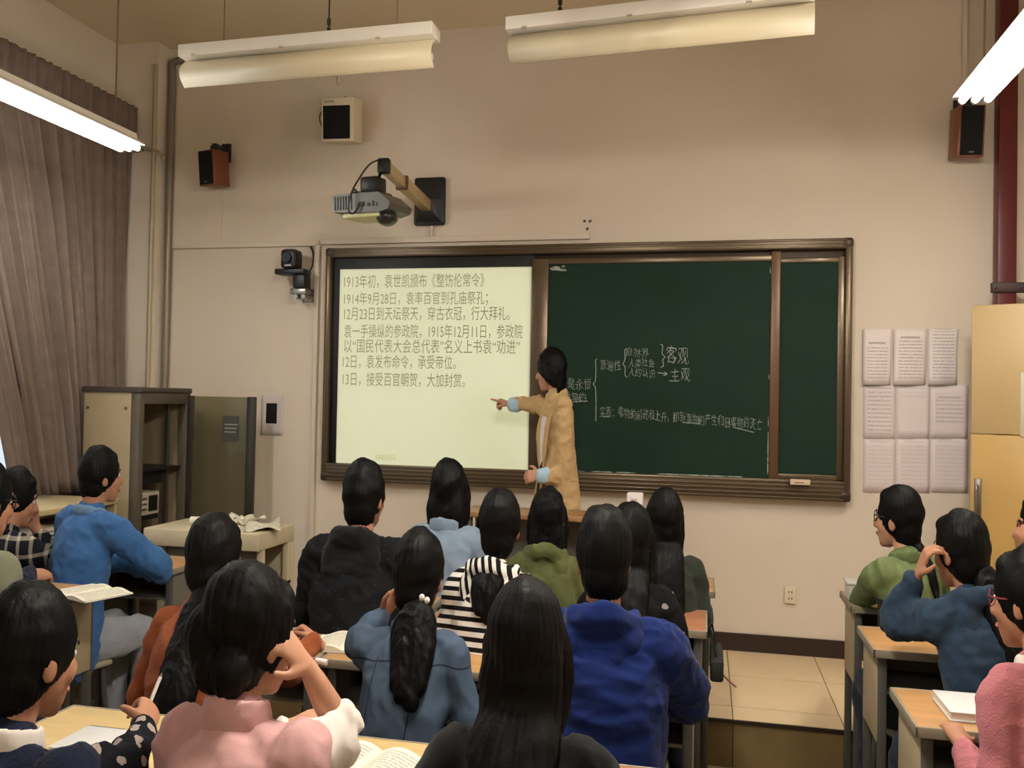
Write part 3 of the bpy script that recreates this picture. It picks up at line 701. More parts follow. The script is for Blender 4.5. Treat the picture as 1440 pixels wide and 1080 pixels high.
# bag on the aisle side of the reddish desk
p = az(996, 936, .56)
p = ay(996, 935, 3.12)
t = thing('school_bag', 'small black bag hanging on the aisle side of the reddish desk', 'bag', (p[0], p[1], p[2]-.035))
B().box(.03, .075, 3.05, 3.30, p[2]-.038, p[2]+.034, .010).build('pouch', mat('bag_black', (26, 25, 24), .7, bump=.2, bscale=200), t)
B().tube([(.05, 3.10, p[2]+.03), (.035, 3.12, p[2]+.12), (.025, 3.16, .74), (.035, 3.22, p[2]+.12), (.05, 3.26, p[2]+.03)], .004).build('strap', M_black, t)
B().tube([(.075, 3.08, p[2]-.02), (.095, 3.06, p[2]-.032), (.115, 3.05, p[2]-.045)], .003).build('zip_pull', mat('zip_brown', (120, 60, 40), .6), t)

# stools
def make_stool():
    t = thing('stool', 'stool', 'stool', (0, 0, 0), 'stools under the students')
    B().box(-.125, .125, -.105, .105, .412, .435, .009, seg=3).build('seat', mat('stool_seat', (150, 140, 120), .5), t)
    for sx_ in (-1, 1):
        for sy in (-1, 1): B().tube([(sx_*.095, sy*.075, .415), (sx_*.108, sy*.09, .2), (sx_*.118, sy*.10, .006)], .010, 8).build('leg', M_dleg, t)
        B().cyl((sx_*.110, -.092, .15), (sx_*.110, .092, .15), .007, 8).build('stretcher', M_dleg, t)
    return t
STOOL = [make_stool()]; STOOL_USED = [False]
def stool(x, y, zs, ang, who):
    lb = 'grey stool under the '+who
    if not STOOL_USED[0]:
        o = STOOL[0]; o.location = (x, y, 0); o.scale = (1, 1, zs); o['label'] = lb; STOOL_USED[0] = True
    else: o = dup(STOOL[0], (x, y, 0), lb, None, zs)
    o.rotation_euler.z = ang; return o

# teacher's console on the platform
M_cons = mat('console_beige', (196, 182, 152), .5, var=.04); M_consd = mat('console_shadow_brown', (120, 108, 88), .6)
cx0, cx1, cy0, cy1, cz = -2.70, -2.075, 3.825, 4.20, .86
t = thing('lectern_desk', 'beige steel teacher console with papers on top', 'console', ((cx0+cx1)/2, 4.0, ZP))
B().box(cx0, cx1, cy0, cy1, cz-.085, cz, .006).build('worktop', M_cons, t)
B().box(cx0+.06, cx1-.0, cy1-.03, cy1, ZP, cz-.085, .003).build('back_panel', M_cons, t)
B().box(cx0+.06, cx0+.09, cy0+.04, cy1-.03, ZP, cz-.085, .003).build('side_panel', M_cons, t)
B().box(cx1-.03, cx1, cy1-.07, cy1-.03, ZP, cz-.085, .003).build('post', M_cons, t)
B().box(cx1-.03, cx1, cy0+.04, cy0+.07, ZP, cz-.085, .003).build('post', M_cons, t)
B().box(cx0+.09, cx1-.03, cy0+.06, cy0+.075, ZP, cz-.085, .003).build('front_panel', M_consd, t)
B().box(cx0+.09, cx1, cy0+.075, cy1-.03, .56, .58, .002).build('shelf', M_consd, t)
B().box(cx1-.012, cx1-.004, cy0+.08, cy1-.08, ZP+.02, .56, .002).build('lower_door', M_consd, t)
# network cabinet
rx0, rx1, ry0, ry1, rz1 = -3.37, -3.02, 4.22, 4.70, 1.55
M_rack = mat('rack_grey', (92, 84, 72), .5, .15); M_rpan = mat('rack_panel', (158, 142, 112), .5, var=.05)
t = thing('network_cabinet', 'tall beige and grey network cabinet with its glass door open', 'cabinet', ((rx0+rx1)/2, (ry0+ry1)/2, ZP))
B().box(rx0-.01, rx1+.012, ry0-.012, ry1, rz1-.022, rz1+.008, .005).build('roof', mat('rack_roof', (70, 60, 52), .5), t)
sp_ = B().box(rx0, rx1-.055, ry0, ry0+.015, ZP, rz1-.022, .002).build('side_panel', M_rpan, t)
for x in (rx0+.025, rx1-.085): B().cyl((x, ry0-.004, rz1-.11), (x, ry0+.002, rz1-.11), .009, 12).build('lock', mat('brass', (130, 96, 60), .4, .6), sp_)
B().box(rx0, rx1, ry1-.015, ry1, ZP, rz1-.022).build('side_panel', M_rpan, t)
B().box(rx0, rx0+.015, ry0+.015, ry1-.015, ZP, rz1-.022).build('back_panel', M_rack, t)
for y in (ry0, ry1-.035): B().box(rx1-.055, rx1, y, y+.035 if y > ry0 else y+.045, ZP, rz1-.022, .004).build('post', M_rack, t)
B().box(rx1-.05, rx1, ry0+.04, ry1-.03, rz1-.085, rz1-.022, .003).build('header', M_rack, t)
B().box(rx0+.015, rx1, ry0+.015, ry1-.015, ZP, ZP+.06).build('floor_panel', M_rack, t)
for y in (ry0+.09, ry1-.09): B().box(rx1-.10, rx1-.08, y-.012, y+.012, ZP+.06, rz1-.09).build('mounting_rail', M_steel, t)
B().box(rx0+.03, rx1-.03, ry0+.03, ry1-.03, 1.085, 1.10).build('shelf', M_black, t)
B().box(rx0+.05, rx1-.11, ry0+.06, ry1-.10, 1.10-.10, 1.083, .004).build('equipment', mat('rack_unit_dark', (24, 23, 24), .5), t)
B().box(rx0+.05, rx1-.09, ry0+.055, ry1-.16, .80, .83, .002).build('shelf', M_black, t)
t2 = thing('control_box', 'pale grey control box on the cabinet shelf', 'device', (rx1-.2, ry0+.16, .83))
B().box(rx0+.1, rx1-.07, ry0+.06, ry0+.30, .832, .96, .004).build('case', mat('pale_device', (190, 184, 170), .5), t2)
B().box(rx1-.0705, rx1-.066, ry0+.20, ry0+.28, .85, .94, .002).build('panel', M_black, t2)
for i in range(3): B().box(rx1-.0705, rx1-.066, ry0+.08, ry0+.18, .86+.03*i, .87+.03*i, .001).build('vent', M_steel, t2)
# glass door swung open along the wall
gd0, gd1 = rx1+.012, ay(357, 650, 4.68)[0]
M_gl = mat('smoked_glass', (120, 116, 96), .06, spec=.6)
ns, L = nodes(M_gl); tr = ns.new('ShaderNodeBsdfTransparent'); tr.inputs[0].default_value = (*lin((214, 212, 194)), 1)
mx = ns.new('ShaderNodeMixShader'); mx.inputs[0].default_value = .30; L.new(tr.outputs[0], mx.inputs[1]); L.new(ns['Principled BSDF'].outputs[0], mx.inputs[2]); L.new(mx.outputs[0], ns['Material Output'].inputs[0])
gl_ = B().box(gd0, gd1-.05, 4.682, 4.688, ZP+.08, 1.512).build('glass_door', M_gl, t)
B().box(gd1-.05, gd1, 4.670, 4.70, ZP+.06, 1.515, .004).build('door_stile', mat('stile_dark', (46, 40, 36), .4), gl_)
B().box(gd0-.02, gd0+.02, 4.670, 4.70, ZP+.06, 1.515, .004).build('door_stile', mat('stile_dark', (46, 40, 36), .4), gl_)
B().box(gd0, gd1-.04, 4.673, 4.697, ZP+.06, ZP+.09, .003).build('door_rail', mat('stile_dark', (46, 40, 36), .4), gl_)
q0, q1 = ay(313, 620, 4.68), ay(336, 585, 4.68)
o = B().box(q0[0], q1[0], 4.6785, 4.681, q0[2], q1[2]).build('sticker', mat('dark_sticker', (66, 64, 60), .5), gl_)
for i in range(3): B().box(q0[0]+.012, q1[0]-.018+.006*i, 4.6775, 4.6786, q0[2]+.05+.022*i, q0[2]+.058+.022*i).build('sticker_print', mat('sticker_print', (140, 138, 128), .6), o)
# low cabinet under the window, with stacked books
lx0, lx1, ly0, ly1, lz = -3.58, -3.10, 3.40, 4.16, .955
t = thing('window_cabinet', 'low beige cabinet under the window with an open shelf', 'cabinet', ((lx0+lx1)/2, (ly0+ly1)/2, 0))
M_lc = mat('cabinet_beige', (190, 172, 134), .5, var=.05)
B().box(lx0, lx1+.01, ly0-.01, ly1, lz-.03, lz, .004).build('top', M_lc, t)
B().box(lx0, lx1, ly0, ly0+.02, .24, lz-.03).build('end_panel', M_lc, t); B().box(lx0, lx1, ly1-.02, ly1, .24, lz-.03).build('end_panel', M_lc, t)
B().box(lx0, lx1, ly0+.02, ly1-.02, .24, .26).build('bottom', M_lc, t); B().box(lx0, lx1, ly0+.02, ly1-.02, .715, .735).build('shelf', M_lc, t)
B().box(lx1-.02, lx1, ly0+.02, ly1-.02, .26, .715).build('front_panel', M_lc, t)
for x in (lx0+.03, lx1-.06): B().box(x, x+.03, ly0+.03, ly0+.06, 0, .24).build('leg', M_dleg, t); B().box(x, x+.03, ly1-.06, ly1-.03, ZP, .24).build('leg', M_dleg, t)
def flat_book(x0, x1, y0, y1, z0, z1, cov, label, grp=None, rz=0.):
    c = ((x0+x1)/2, (y0+y1)/2, z0); M4 = Matrix.Translation(c)@Matrix.Rotation(rz, 4, 'Z')@Matrix.Translation((-c[0], -c[1], -c[2]))
    t = thing('book', label, 'book', c, grp); th = min(.004, (z1-z0)/4)
    B().box(x0+.003, x1-.003, y0+.003, y1-.004, z0+th, z1-th, 0, M4).build('pages', mat('page_block', (226, 220, 206), .7, var=.1, vscale=60, stretch=(.2, .2, 12)), t)
    b = B(); b.box(x0, x1, y0, y1, z0, z0+th, .0006, M4); b.box(x0, x1, y0, y1, z1-th, z1, .0006, M4); b.box(x0, x1, y1-.004, y1, z0, z1, .0006, M4)
    b.build('cover', cov, t); return t
names = ['grey', 'navy', 'maroon', 'white', 'purple']
covs = [mat('book_'+n, c, .45) for n, c in zip(names, ((150, 148, 150), (40, 44, 78), (110, 50, 46), (214, 212, 208), (92, 74, 104)))]
for s_, (ya, yb) in enumerate(((3.45, 3.75), (3.80, 4.10))):
    z = .736
    for i in range(5):
        h = (.026, .022, .030, .024, .020)[i]; k = (i*2+s_) % 5
        flat_book(lx1-.26, lx1-.02-.008*(i % 2), ya+.01*(i % 2), yb-.012*((i+1) % 2), z, z+h, covs[k],
                  '%s covered book in the shelf stack %s, layer %s' % (names[k], ('nearer the plaid shirt student', 'nearer the network cabinet')[s_], ('lowest', 'second lowest', 'middle', 'second highest', 'topmost')[i]), 'books stacked in the window cabinet'); z += h+.0005
# teacher's table behind the front row
q0, q1 = ay(655, 722, 4.05), ay(912, 728, 4.05)
t = thing('teacher_table', 'brown topped teacher table on the platform', 'table', ((q0[0]+q1[0])/2, 4.1, ZP))
tx0, tx1, tz = q0[0], q1[0], 1.0
M_tt = mat('table_brown', (150, 112, 72), .4, var=.12, vscale=4, stretch=(.5, 5, 5))
B().box(tx0, tx1, 3.95, 4.20, tz-.025, tz, .004).build('tabletop', M_tt, t)
B().box(tx0+.03, tx1-.03, 4.15, 4.165, .5, tz-.025).build('modesty_panel', M_dmetal, t)
for x in (tx0+.02, tx1-.05):
    for y in (3.97, 4.15): B().box(x, x+.03, y, y+.03, ZP, tz-.025, .003).build('leg', M_dleg, t)
q = ay(893, 706, 4.0)
t = thing('drink_carton', 'white drink carton standing on the teacher table', 'carton', (q[0], 4.0, tz))
B().box(q[0]-.036, q[0]+.036, 3.98, 4.03, tz+.001, q[2]+.042, .006).build('box', mat('carton_white', (228, 218, 212), .6), t)
B().box(q[0]-.020, q[0]+.012, 3.9785, 3.981, q[2]+.005, q[2]+.018, .0005).build('print', mat('carton_print', (196, 184, 180), .6), t)

# ================================================================== BOOKS AND PAPERS ON THE DESKS
M_page = paper_mat('book_page', 5.5, .5, 30, (232, 224, 202), .93, .07)
def open_book(c, w, l, ang, label, z, m=None, arch=.018):
    """c: centre (x, y); w: full open width; l: page height"""
    t = thing('open_book', label, 'book', (c[0], c[1], z)); t.rotation_euler.z = ang
    for s in (-1, 1):
        V = []; Fs = []; nx = 10
        for j in (0, 1):
            for i in range(nx+1):
                u = i/nx; h = .006+arch*math.sin(math.pi*min(1, u*1.15+.02))*(1-.35*u)
                V.append((s*u*w/2, (j-.5)*l, h))
        for j in (0, 1):
            for i in range(nx+1): V.append((s*i/nx*w/2, (j-.5)*l, .0012))
        n = nx+1
        for i in range(nx):
            Fs += [(i, i+1, n+i+1, n+i), (2*n+i, 3*n+i, 3*n+i+1, 2*n+i+1), (i, 2*n+i, 2*n+i+1, i+1), (n+i, n+i+1, 3*n+i+1, 3*n+i)]
        Fs += [(nx, 2*n+nx, 3*n+nx, n+nx), (0, n, 3*n, 2*n)]
        b = B().raw([(a+c[0], d+c[1], e+z) for a, d, e in V], Fs, True)
        o = b.build('pages', page_print(), t)
    b = B().box(c[0]-w/2-.002, c[0]+w/2+.002, c[1]-l/2-.002, c[1]+l/2+.002, z+.0002, z+.0012); b.build('cover', m or covs[0], t); return t
def page_print():
    if 'page_print' in MATS: return MATS['page_print']
    base = (230, 222, 200)
    m = mat('page_print', base, .8); ns, L = nodes(m); nt = m.node_tree
    tc = ns.new('ShaderNodeTexCoord'); sx = ns.new('ShaderNodeSeparateXYZ'); L.new(tc.outputs['Generated'], sx.inputs[0])
    x, y = sx.outputs['X'], sx.outputs['Y']
    ln = mth(nt, 'LESS_THAN', mth(nt, 'FRACT', mth(nt, 'MULTIPLY', y, 16)), .45)
    ins = mth(nt, 'MULTIPLY', mth(nt, 'LESS_THAN', mth(nt, 'ABSOLUTE', mth(nt, 'SUBTRACT', x, .5)), .38), mth(nt, 'LESS_THAN', mth(nt, 'ABSOLUTE', mth(nt, 'SUBTRACT', y, .5)), .42))
    nz = ns.new('ShaderNodeTexNoise'); nz.inputs['Scale'].default_value = 30; L.new(tc.outputs['Generated'], nz.inputs[0])
    k = mth(nt, 'MULTIPLY', mth(nt, 'MULTIPLY', ln, ins), mth(nt, 'MULTIPLY', mth(nt, 'GREATER_THAN', nz.outputs['Fac'], .42), .55))
    mx = ns.new('ShaderNodeMix'); mx.data_type = 'RGBA'; mx.inputs[6].default_value = (*lin(base), 1); mx.inputs[7].default_value = (*lin((60, 58, 60)), 1)
    L.new(k, mx.inputs[0]); L.new(mx.outputs[2], ns['Principled BSDF'].inputs['Base Color']); return m
p = az(487, 908, .77); open_book((p[0], 2.53), .24, .17, .1, 'open book with cream pages beside the rust top student', .761)
p = az(556, 1052, .75); open_book((p[0]-.02, 1.69), .23, .19, -.15, 'open printed book between the pink top and black vest students', .761)
p = az(915, 1066, .75); open_book((-.185, 1.68), .22, .17, .05, 'open pale book by the right elbow of the black vest student', .761)
p = az(115, 836, .81); open_book((p[0]-.01, 2.745), .25, .18, -.35, 'open white book behind the blue sweatshirt student', .801, arch=.010)
p = az(190, 1027, .75); flat_book(-1.36, -1.20, 1.62, 1.75, .7605, .767, covs[3], 'thin white exercise book under the pencil of the navy sweater student')
p = az(1335, 995, .78); flat_book(p[0]-.01, p[0]+.13, 2.33, 2.50, .761, .785, covs[3], 'closed white book on the desk of the pink sweater student')
# newspapers and folder on the console
def loose_paper(c, w, l, ang, z, lift, label, m, name='paper'):
    t = []; nx = 10; ny = 6; V = []; Fs = []
    for j in range(ny+1):
        for i in range(nx+1):
            u, v = i/nx-.5, j/ny-.5
            h = lift*(.5+.5*math.sin(7*u+3*v+ang*5))*(abs(u)+abs(v))
            x = u*w*math.cos(ang)-v*l*math.sin(ang); y = u*w*math.sin(ang)+v*l*math.cos(ang)
            V.append((c[0]+x, c[1]+y, z+h+.001))
    for j in range(ny):
        for i in range(nx): a = j*(nx+1)+i; Fs.append((a, a+1, a+nx+2, a+nx+1))
    o = B().raw(V, Fs, True).build(name, m, loc=(c[0], c[1], z)); md = o.modifiers.new('s', 'SOLIDIFY'); md.thickness = .0015; md.offset = 1
    return tag(o, label, 'paper', 'papers on the teacher console')
M_news = page_print()
M_plain = mat('plain_paper', (226, 218, 200), .8, var=.03)
loose_paper((-2.16, 4.02), .17, .28, .5, .862, .035, 'printed newspaper sheet hanging over the console corner', M_news, 'newspaper')
loose_paper((-2.285, 4.12), .10, .14, -.3, .864, .05, 'crumpled printed sheet in the middle of the console', M_news)
loose_paper((-2.385, 4.10), .09, .12, .9, .862, .06, 'white sheet with a raised corner on the console', M_plain)
b = thing('paper_roll', 'rolled white paper lying on the teacher console', 'paper', (-2.47, 4.0, .86), 'papers on the teacher console')
B().cyl((-2.53, 3.97, .884), (-2.43, 3.99, .884), .022, 18).build('roll', M_plain, b)
B().cyl((-2.5305, 3.97, .884), (-2.529, 3.9703, .884), .012, 12).build('hollow_end', mat('hollow', (120, 112, 100), .9), b)
# small things
p = az(942, 868, .80)
b = B().prism([(p[0]-.02, 3.10, .761), (p[0]+.045, 3.10, .761), (p[0]+.0, 3.10, .835)], (0, 0, 0), (0, .002, 0)); b.prism([(p[0]-.02, 3.16, .761), (p[0]+.045, 3.16, .761), (p[0]+.0, 3.102, .835)], (0, 0, 0), (0, .002, 0))
tag(b.build('folded_paper', M_plain, loc=(p[0], 3.1, .761)), 'small folded paper tent on the reddish aisle desk', 'paper')
t = thing('tissue_pack', 'cream tissue pack near the aisle corner of the front desk', 'tissue pack', (-.02, 3.66, .79))
B().box(-.055, .0, 3.62, 3.72, .791, .815, .007).build('pack', mat('tissue_cream', (226, 206, 170), .7), t)
B().box(-.045, -.012, 3.63, 3.70, .814, .8165, .001).build('label', mat('tissue_label', (220, 190, 120), .7), t)
p = ay(1188, 833, 3.70)
t = thing('plastic_box', 'clear plastic box at the edge of the green jacket desk', 'box', (.57, 3.66, .77))
M_clear = mat('cloudy_plastic', (214, 208, 200), .3, alpha=.75)
B().box(.553, .62, 3.60, 3.70, .771, .835, .008).build('tub', M_clear, t); B().box(.549, .624, 3.596, 3.704, .835, .843, .003).build('lid', M_clear, t)
# ================================================================== PEOPLE
K = .75           # the room's plan is 3/4 of its height scale (measured from tiles, desks and the board): figures share it
def remesh(parts, vox, it=4, fac=.5, dec=None):
    V = []; Fs = []; o = 0
    for v, f in parts:
        V += np.asarray(v).tolist(); Fs += [tuple(i+o for i in q) for q in f]; o += len(v)
    me = bpy.data.meshes.new('tmp'); me.from_pydata(V, [], Fs); me.update()
    ob = bpy.data.objects.new('tmp', me); COL.objects.link(ob)
    m = ob.modifiers.new('r', 'REMESH'); m.mode = 'VOXEL'; m.voxel_size = vox
    if it: m = ob.modifiers.new('s', 'SMOOTH'); m.factor = fac; m.iterations = it
    if dec: m = ob.modifiers.new('d', 'DECIMATE'); m.ratio = dec
    dg = bpy.context.evaluated_depsgraph_get()
    out = bpy.data.meshes.new_from_object(ob.evaluated_get(dg), depsgraph=dg)
    bpy.data.objects.remove(ob); bpy.data.meshes.remove(me); return out
def getv(me): a = np.empty(len(me.vertices)*3); me.vertices.foreach_get('co', a); return a.reshape(-1, 3)
def setv(me, V): me.vertices.foreach_set('co', np.asarray(V, float).ravel()); me.update()
def getn(me): a = np.empty(len(me.vertices)*3); me.vertices.foreach_get('normal', a); return a.reshape(-1, 3)
def wob(V, seed, freq, an=(1, 1, 1)):
    r = np.random.RandomState(seed); s = np.zeros(len(V)); Q = V*np.asarray(an)
    for k in range(7):
        d = r.randn(3); d /= np.linalg.norm(d); f = freq*(.6+1.2*r.rand())
        s += np.sin(Q@d*f*6.28+r.rand()*6.28+1.3*np.sin(Q@r.randn(3)*freq*2))
    return s/3.
def folds(V, seed, freq, an=(1, 1, 1)):
    n = wob(V, seed, freq*.55, an); m = wob(V, seed+31, freq*1.3, an)
    return 1.1*(1-np.abs(n)*1.6).clip(-1, 1)+.55*(1-np.abs(m)*1.6).clip(-1, 1)-.5
def unit(v): v = np.asarray(v, float); return v/(np.linalg.norm(v)+1e-12)
def rotm(ax_, a):
    c, s = math.cos(a), math.sin(a)
    return np.array({'x': [[1, 0, 0], [0, c, -s], [0, s, c]], 'y': [[c, 0, s], [0, 1, 0], [-s, 0, c]], 'z': [[c, -s, 0], [s, c, 0], [0, 0, 1]]}[ax_])
def hand_parts(w, d, n, side, curl=(.5, .5, .4), spread=.05, point=False, s=1., thumb=.25):
    d = unit(d); n = unit(np.asarray(n, float)-(np.asarray(n, float)@d)*d); t = np.cross(d, n)*side
    L = []
    L.append(tube([w-d*.03*s, w+d*.02*s, w+d*.055*s, w+d*.088*s], [(.024*s, .020*s), (.030*s, .018*s), (.040*s, .016*s), (.039*s, .013*s)], 14, ref=t))
    ln = (.072, .080, .074, .058)
    for i in range(4):
        b = w+d*(.084-.004*abs(i-1))*s+t*(.031-.0205*i)*s
        dd = unit(d+t*(spread*(1.5-i))); cu = (0., .06, .05) if (point and i == 0) else ((1.15, 1.2, .8) if point else curl)
        pts = [b-dd*.012*s]; a = 0.; q = b.copy(); pts.append(q.copy())
        for k, fr in enumerate((.45, .30, .25)):
            a += cu[k]; v = dd*math.cos(a)+n*math.sin(a); q = q+v*ln[i]*fr*s; pts.append(q.copy())
        L.append(tube(pts, [.0095*s, .0095*s, .0088*s, .0082*s, .007*s], 9, ref=t, m=14))
    b = w+d*.020*s+t*.026*s; v1 = unit(d*.62+t*.72+n*thumb); v2 = unit(d*.85+t*.35+n*(thumb+.15))
    L.append(tube([b-v1*.012*s, b+v1*.022*s, b+v1*.046*s, b+v1*.046*s+v2*.032*s], [.015*s, .0125*s, .0105*s, .0085*s], 9, ref=n))
    return L
M_skin = mat('skin', (172, 122, 94), .55, var=.05, vscale=30, spec=.3)
M_skin2 = mat('skin_light', (188, 138, 110), .55, var=.05, vscale=30, spec=.3)
M_hair = mat('hair_black', (6, 5, 5), .55, var=.3, vscale=40, bump=.18, bscale=70, spec=.15, stretch=(3, 3, .25))
M_hairb = mat('hair_dark_brown', (9, 6, 6), .55, var=.3, vscale=40, bump=.18, bscale=70, spec=.15, stretch=(3, 3, .25))
M_eye = mat('eye_dark', (20, 14, 12), .2); M_eyew = mat('eye_white', (210, 205, 200), .3); M_lip = mat('lips', (160, 88, 80), .5)
M_shoe = mat('shoe', (40, 38, 38), .6); M_sole = mat('shoe_sole', (190, 186, 180), .7)
M_gframe = mat('glasses_frame', (28, 20, 20), .3); M_gred = mat('glasses_red', (120, 30, 36), .3)
CUFF = {}
def person(who, label, toppx, depth, heading, **o):
    g = o.get
    male = g('male', False); l = math.radians(g('lean', 14)); stand = g('stand', False); base = ZP if stand else 0.
    wf = g('wf', 1.08 if male else 1.0)
    Pv = np.array([0, 0, .93 if stand else .535])
    sv = lambda a: np.array([0, math.sin(a), math.cos(a)])
    S0 = Pv+np.array([0, -.01, -.04]); S1 = Pv+.17*sv(.5*l); S2 = S1+.17*sv(l); S3 = S2+.15*sv(1.25*l)
    if stand: S1 = Pv+.17*sv(.3*l); S2 = S1+.18*sv(l*.6); S3 = S2+.17*sv(l)
    sw = (.185 if male else .160)*g('sw', 1.)
    s0 = (ad(*toppx, depth)[2]-base)/(1.655 if stand else 1.285-.11*(1-math.cos(l))*4); hs = g('hs', 1.03)/s0
    # head
    hyaw, hpit, hrol = [math.radians(v) for v in g('head', (0, 0, 0))]        # + yaw = left, + pitch = up
    Rh = rotm('z', hyaw)@rotm('x', hpit)@rotm('y', hrol)
    nb = S3+np.array([0, .030+.06*math.sin(l), .068]); Hc = nb+np.array([g('hx', 0.), .012+g('hy', 0.), .095*hs])+Rh@np.array([0, .012, .0])
    hp = lambda x, y, z: Hc+hs*(Rh@np.array([x, y, z]))
    toploc = Hc+np.array([0, -.01, .128*hs])
    Tw = ad(*toppx, depth); s = (Tw[2]-base)/toploc[2]
    th = math.radians(heading); Rz = rotm('z', th); S = np.array([K*s, K*s, s])
    loc = Tw-Rz@(S*toploc); loc[2] = base
    def J(q):
        """joint: plain local metres, or ('px', x, y, depth) / ('z', x, y, height) / ('w', X, Y, Z) in the room"""
        if isinstance(q[0], str):
            w = ad(q[1], q[2], q[3]+g('dd', 0.)) if q[0] == 'px' else (az(q[1], q[2], q[3]) if q[0] == 'z' else np.array(q[1:], float))
            return (Rz.T@(w-loc))/S
        return np.array(q, float)
    sh = {}; SH0 = S3-.045*sv(1.1*l)
    for sd, nm in ((-1, 'L'), (1, 'R')):
        sh[nm] = SH0+np.array([sd*sw, g('shy', .01), g('shz', 0.)+g('shz'+nm, 0.)])
    dz = .80 if stand else .755
    dflt = {'L': dict(elbow=(-.27, .12, .74), wrist=(-.14, .34, .80)), 'R': dict(elbow=(.27, .12, .74), wrist=(.14, .34, .80))}
    arm = {}
    for nm in 'LR':
        a = dict(dflt[nm]); a.update(g(nm, {})); sd = -1 if nm == 'L' else 1
        e, w = J(a['elbow']), J(a['wrist']); hd = J(a['hand'])-w if 'hand' in a else w-e
        pn = a.get('palm', (0, 0, -1)); pn = (Rz.T@np.array(pn[1:])) if isinstance(pn[0], str) else np.array(pn, float)
        arm[nm] = dict(e=e, w=w, d=hd, n=pn, side=sd, curl=a.get('curl', (.45, .5, .4)), point=a.get('point', False), sleeve=a.get('sleeve', .93), spread=a.get('spread', .05), thumb=a.get('thumb', .25), cut=a.get('cut'))
    # ---- skin body
    f = wf; tz = 1.0
    TR = [(.150*f, .100), (.128*f, .09), (.140*f, .098), (.135*f, .085), (.055, .05)]
    Ssh = S3-.05*sv(1.1*l)
    parts = [tube([S0, S1, S2, Ssh, S3+np.array([0, 0, .0])], TR, 20, ref=(1, 0, 0), m=22)]
    nr = .058 if male else .048
    parts.append(tube([S3-np.array([0, 0, .05]), S3+np.array([0, .012, .03]), nb+Rh@np.array([0, -.012, .02]), Hc+Rh@np.array([0, -.02, -.02])], [nr*.95, nr*.98, nr, nr], 16))
    E3 = lambda c, r: ell(hp(*c), np.array(r)*hs, Rh)
    parts += [E3((0, -.008, .022), (.074, .094, .094)), E3((0, .026, -.022), (.063, .066, .085)), E3((0, .042, -.068), (.044, .046, .045)), E3((0, .060, -.096), (.022, .022, .018)),
              E3((-.034, .058, -.028), (.028, .026, .030)), E3((.034, .058, -.028), (.028, .026, .030)), E3((0, .080, .026), (.045, .014, .012)),
              E3((-.077, -.012, -.012), (.010, .020, .031)), E3((.077, -.012, -.012), (.010, .020, .031)), E3((0, .083, -.066), (.020, .012, .012)),
              tube([hp(0, .086, .012), hp(0, .096, -.010), hp(0, .108, -.032), hp(0, .094, -.042)], [.009*hs, .010*hs, .013*hs, .008*hs], 10), E3((-.013, .095, -.036), (.009, .010, .008)), E3((.013, .095, -.036), (.009, .010, .008))]
    for nm in 'LR':
        a = arm[nm]; ar = 1.12 if male else .95
        parts.append(tube([sh[nm]+np.array([-.05*a['side'], 0, 0]), sh[nm], a['e']*.5+sh[nm]*.5, a['e'], a['e']*.45+a['w']*.55, a['w']], [.036*ar, .040*ar, .040*ar, .036*ar, .035*ar, (.026*ar, .022*ar)], 14, ref=np.cross(unit(a['d']), a['n'])))
        if g('nohand'+nm) is None: parts += hand_parts(a['w'], a['d'], a['n'], a['side'], a['curl'], a['spread'], a['point'], .95 if not male else 1.05, a['thumb'])
    hipz = Pv[2]-.02
    legs = {}
    for nm, sd in (('L', -1), ('R', 1)):
        if stand: pts = [np.array([sd*.085, 0, hipz]), np.array([sd*.09, .015, .50]), np.array([sd*.09, -.01, .09])]
        else:
            kn = g('knee'+nm, (sd*.11, .40, .49)); an = g('ankle'+nm, (sd*.11, .36, .09)); pts = [np.array([sd*.085, .02, .515]), np.array(kn, float), np.array(an, float)]
        legs[nm] = pts
        mid = pts[0]*.5+pts[1]*.5; sh2 = pts[1]*.55+pts[2]*.45
        parts.append(tube([pts[0], mid, pts[1], sh2, pts[2]], [.078, .068, .052, .048, .032], 12, ref=(1, 0, 0)))
        parts.append(tube([pts[2]+np.array([0, -.03, -.04]), pts[2]+np.array([0, .06, -.05]), pts[2]+np.array([0, .14, -.065])], [(.032, .035), (.038, .028), (.034, .016)], 10, ref=(1, 0, 0)))
    fine = g('fine', False)
    me = remesh(parts, .0052 if fine else .009, 3 if fine else 2, .45, .30 if fine else .45)
    def finish(me, m, name, parent=None):
        V = getv(me)*S; setv(me, V); me.name = name
        me.polygons.foreach_set('use_smooth', [True]*len(me.polygons)); me.materials.clear(); me.materials.append(m)
        ob = bpy.data.objects.new(name, me); COL.objects.link(ob)
        if parent is not None: ob.parent = parent
        return ob
    root = finish(me, g('skin', M_skin), 'person')
    root.location = loc; root.rotation_euler.z = th; tag(root, label, 'person', g('group'))
    def part(name, parts, m, vox=.010, it=4, wr=0., fr=7., an=(1, 1, 1), dec=None, seed=1, parent=None, groove=None):
        me = remesh(parts, vox, it, .5, dec)
        if wr or groove:
            V = getv(me); N = getn(me)
            dsp = (wr*folds(V, seed, fr, an) if groove is None else wr*wob(V, seed, fr, an)) if wr else 0
            if groove is not None:
                q = (V-Hc)@Rh; th_ = np.arctan2(q[:, 0], -q[:, 1]-.01)
                dsp = dsp+groove*(np.sin(th_*34+3*np.sin(V[:, 2]*14)+seed)+.6*np.sin(th_*61+V[:, 2]*9))
            V = V+N*np.asarray(dsp)[:, None]; setv(me, V)
        return finish(me, m, name, parent or root)
    def simple(name, parts, m, parent=None):
        b = B()
        for v, fs in parts: b.raw(v, fs, True)
        me = bpy.data.meshes.new(name); me.from_pydata([tuple(x) for x in b.v], [], b.f); me.update()
        return finish(me, m, name, parent or root)
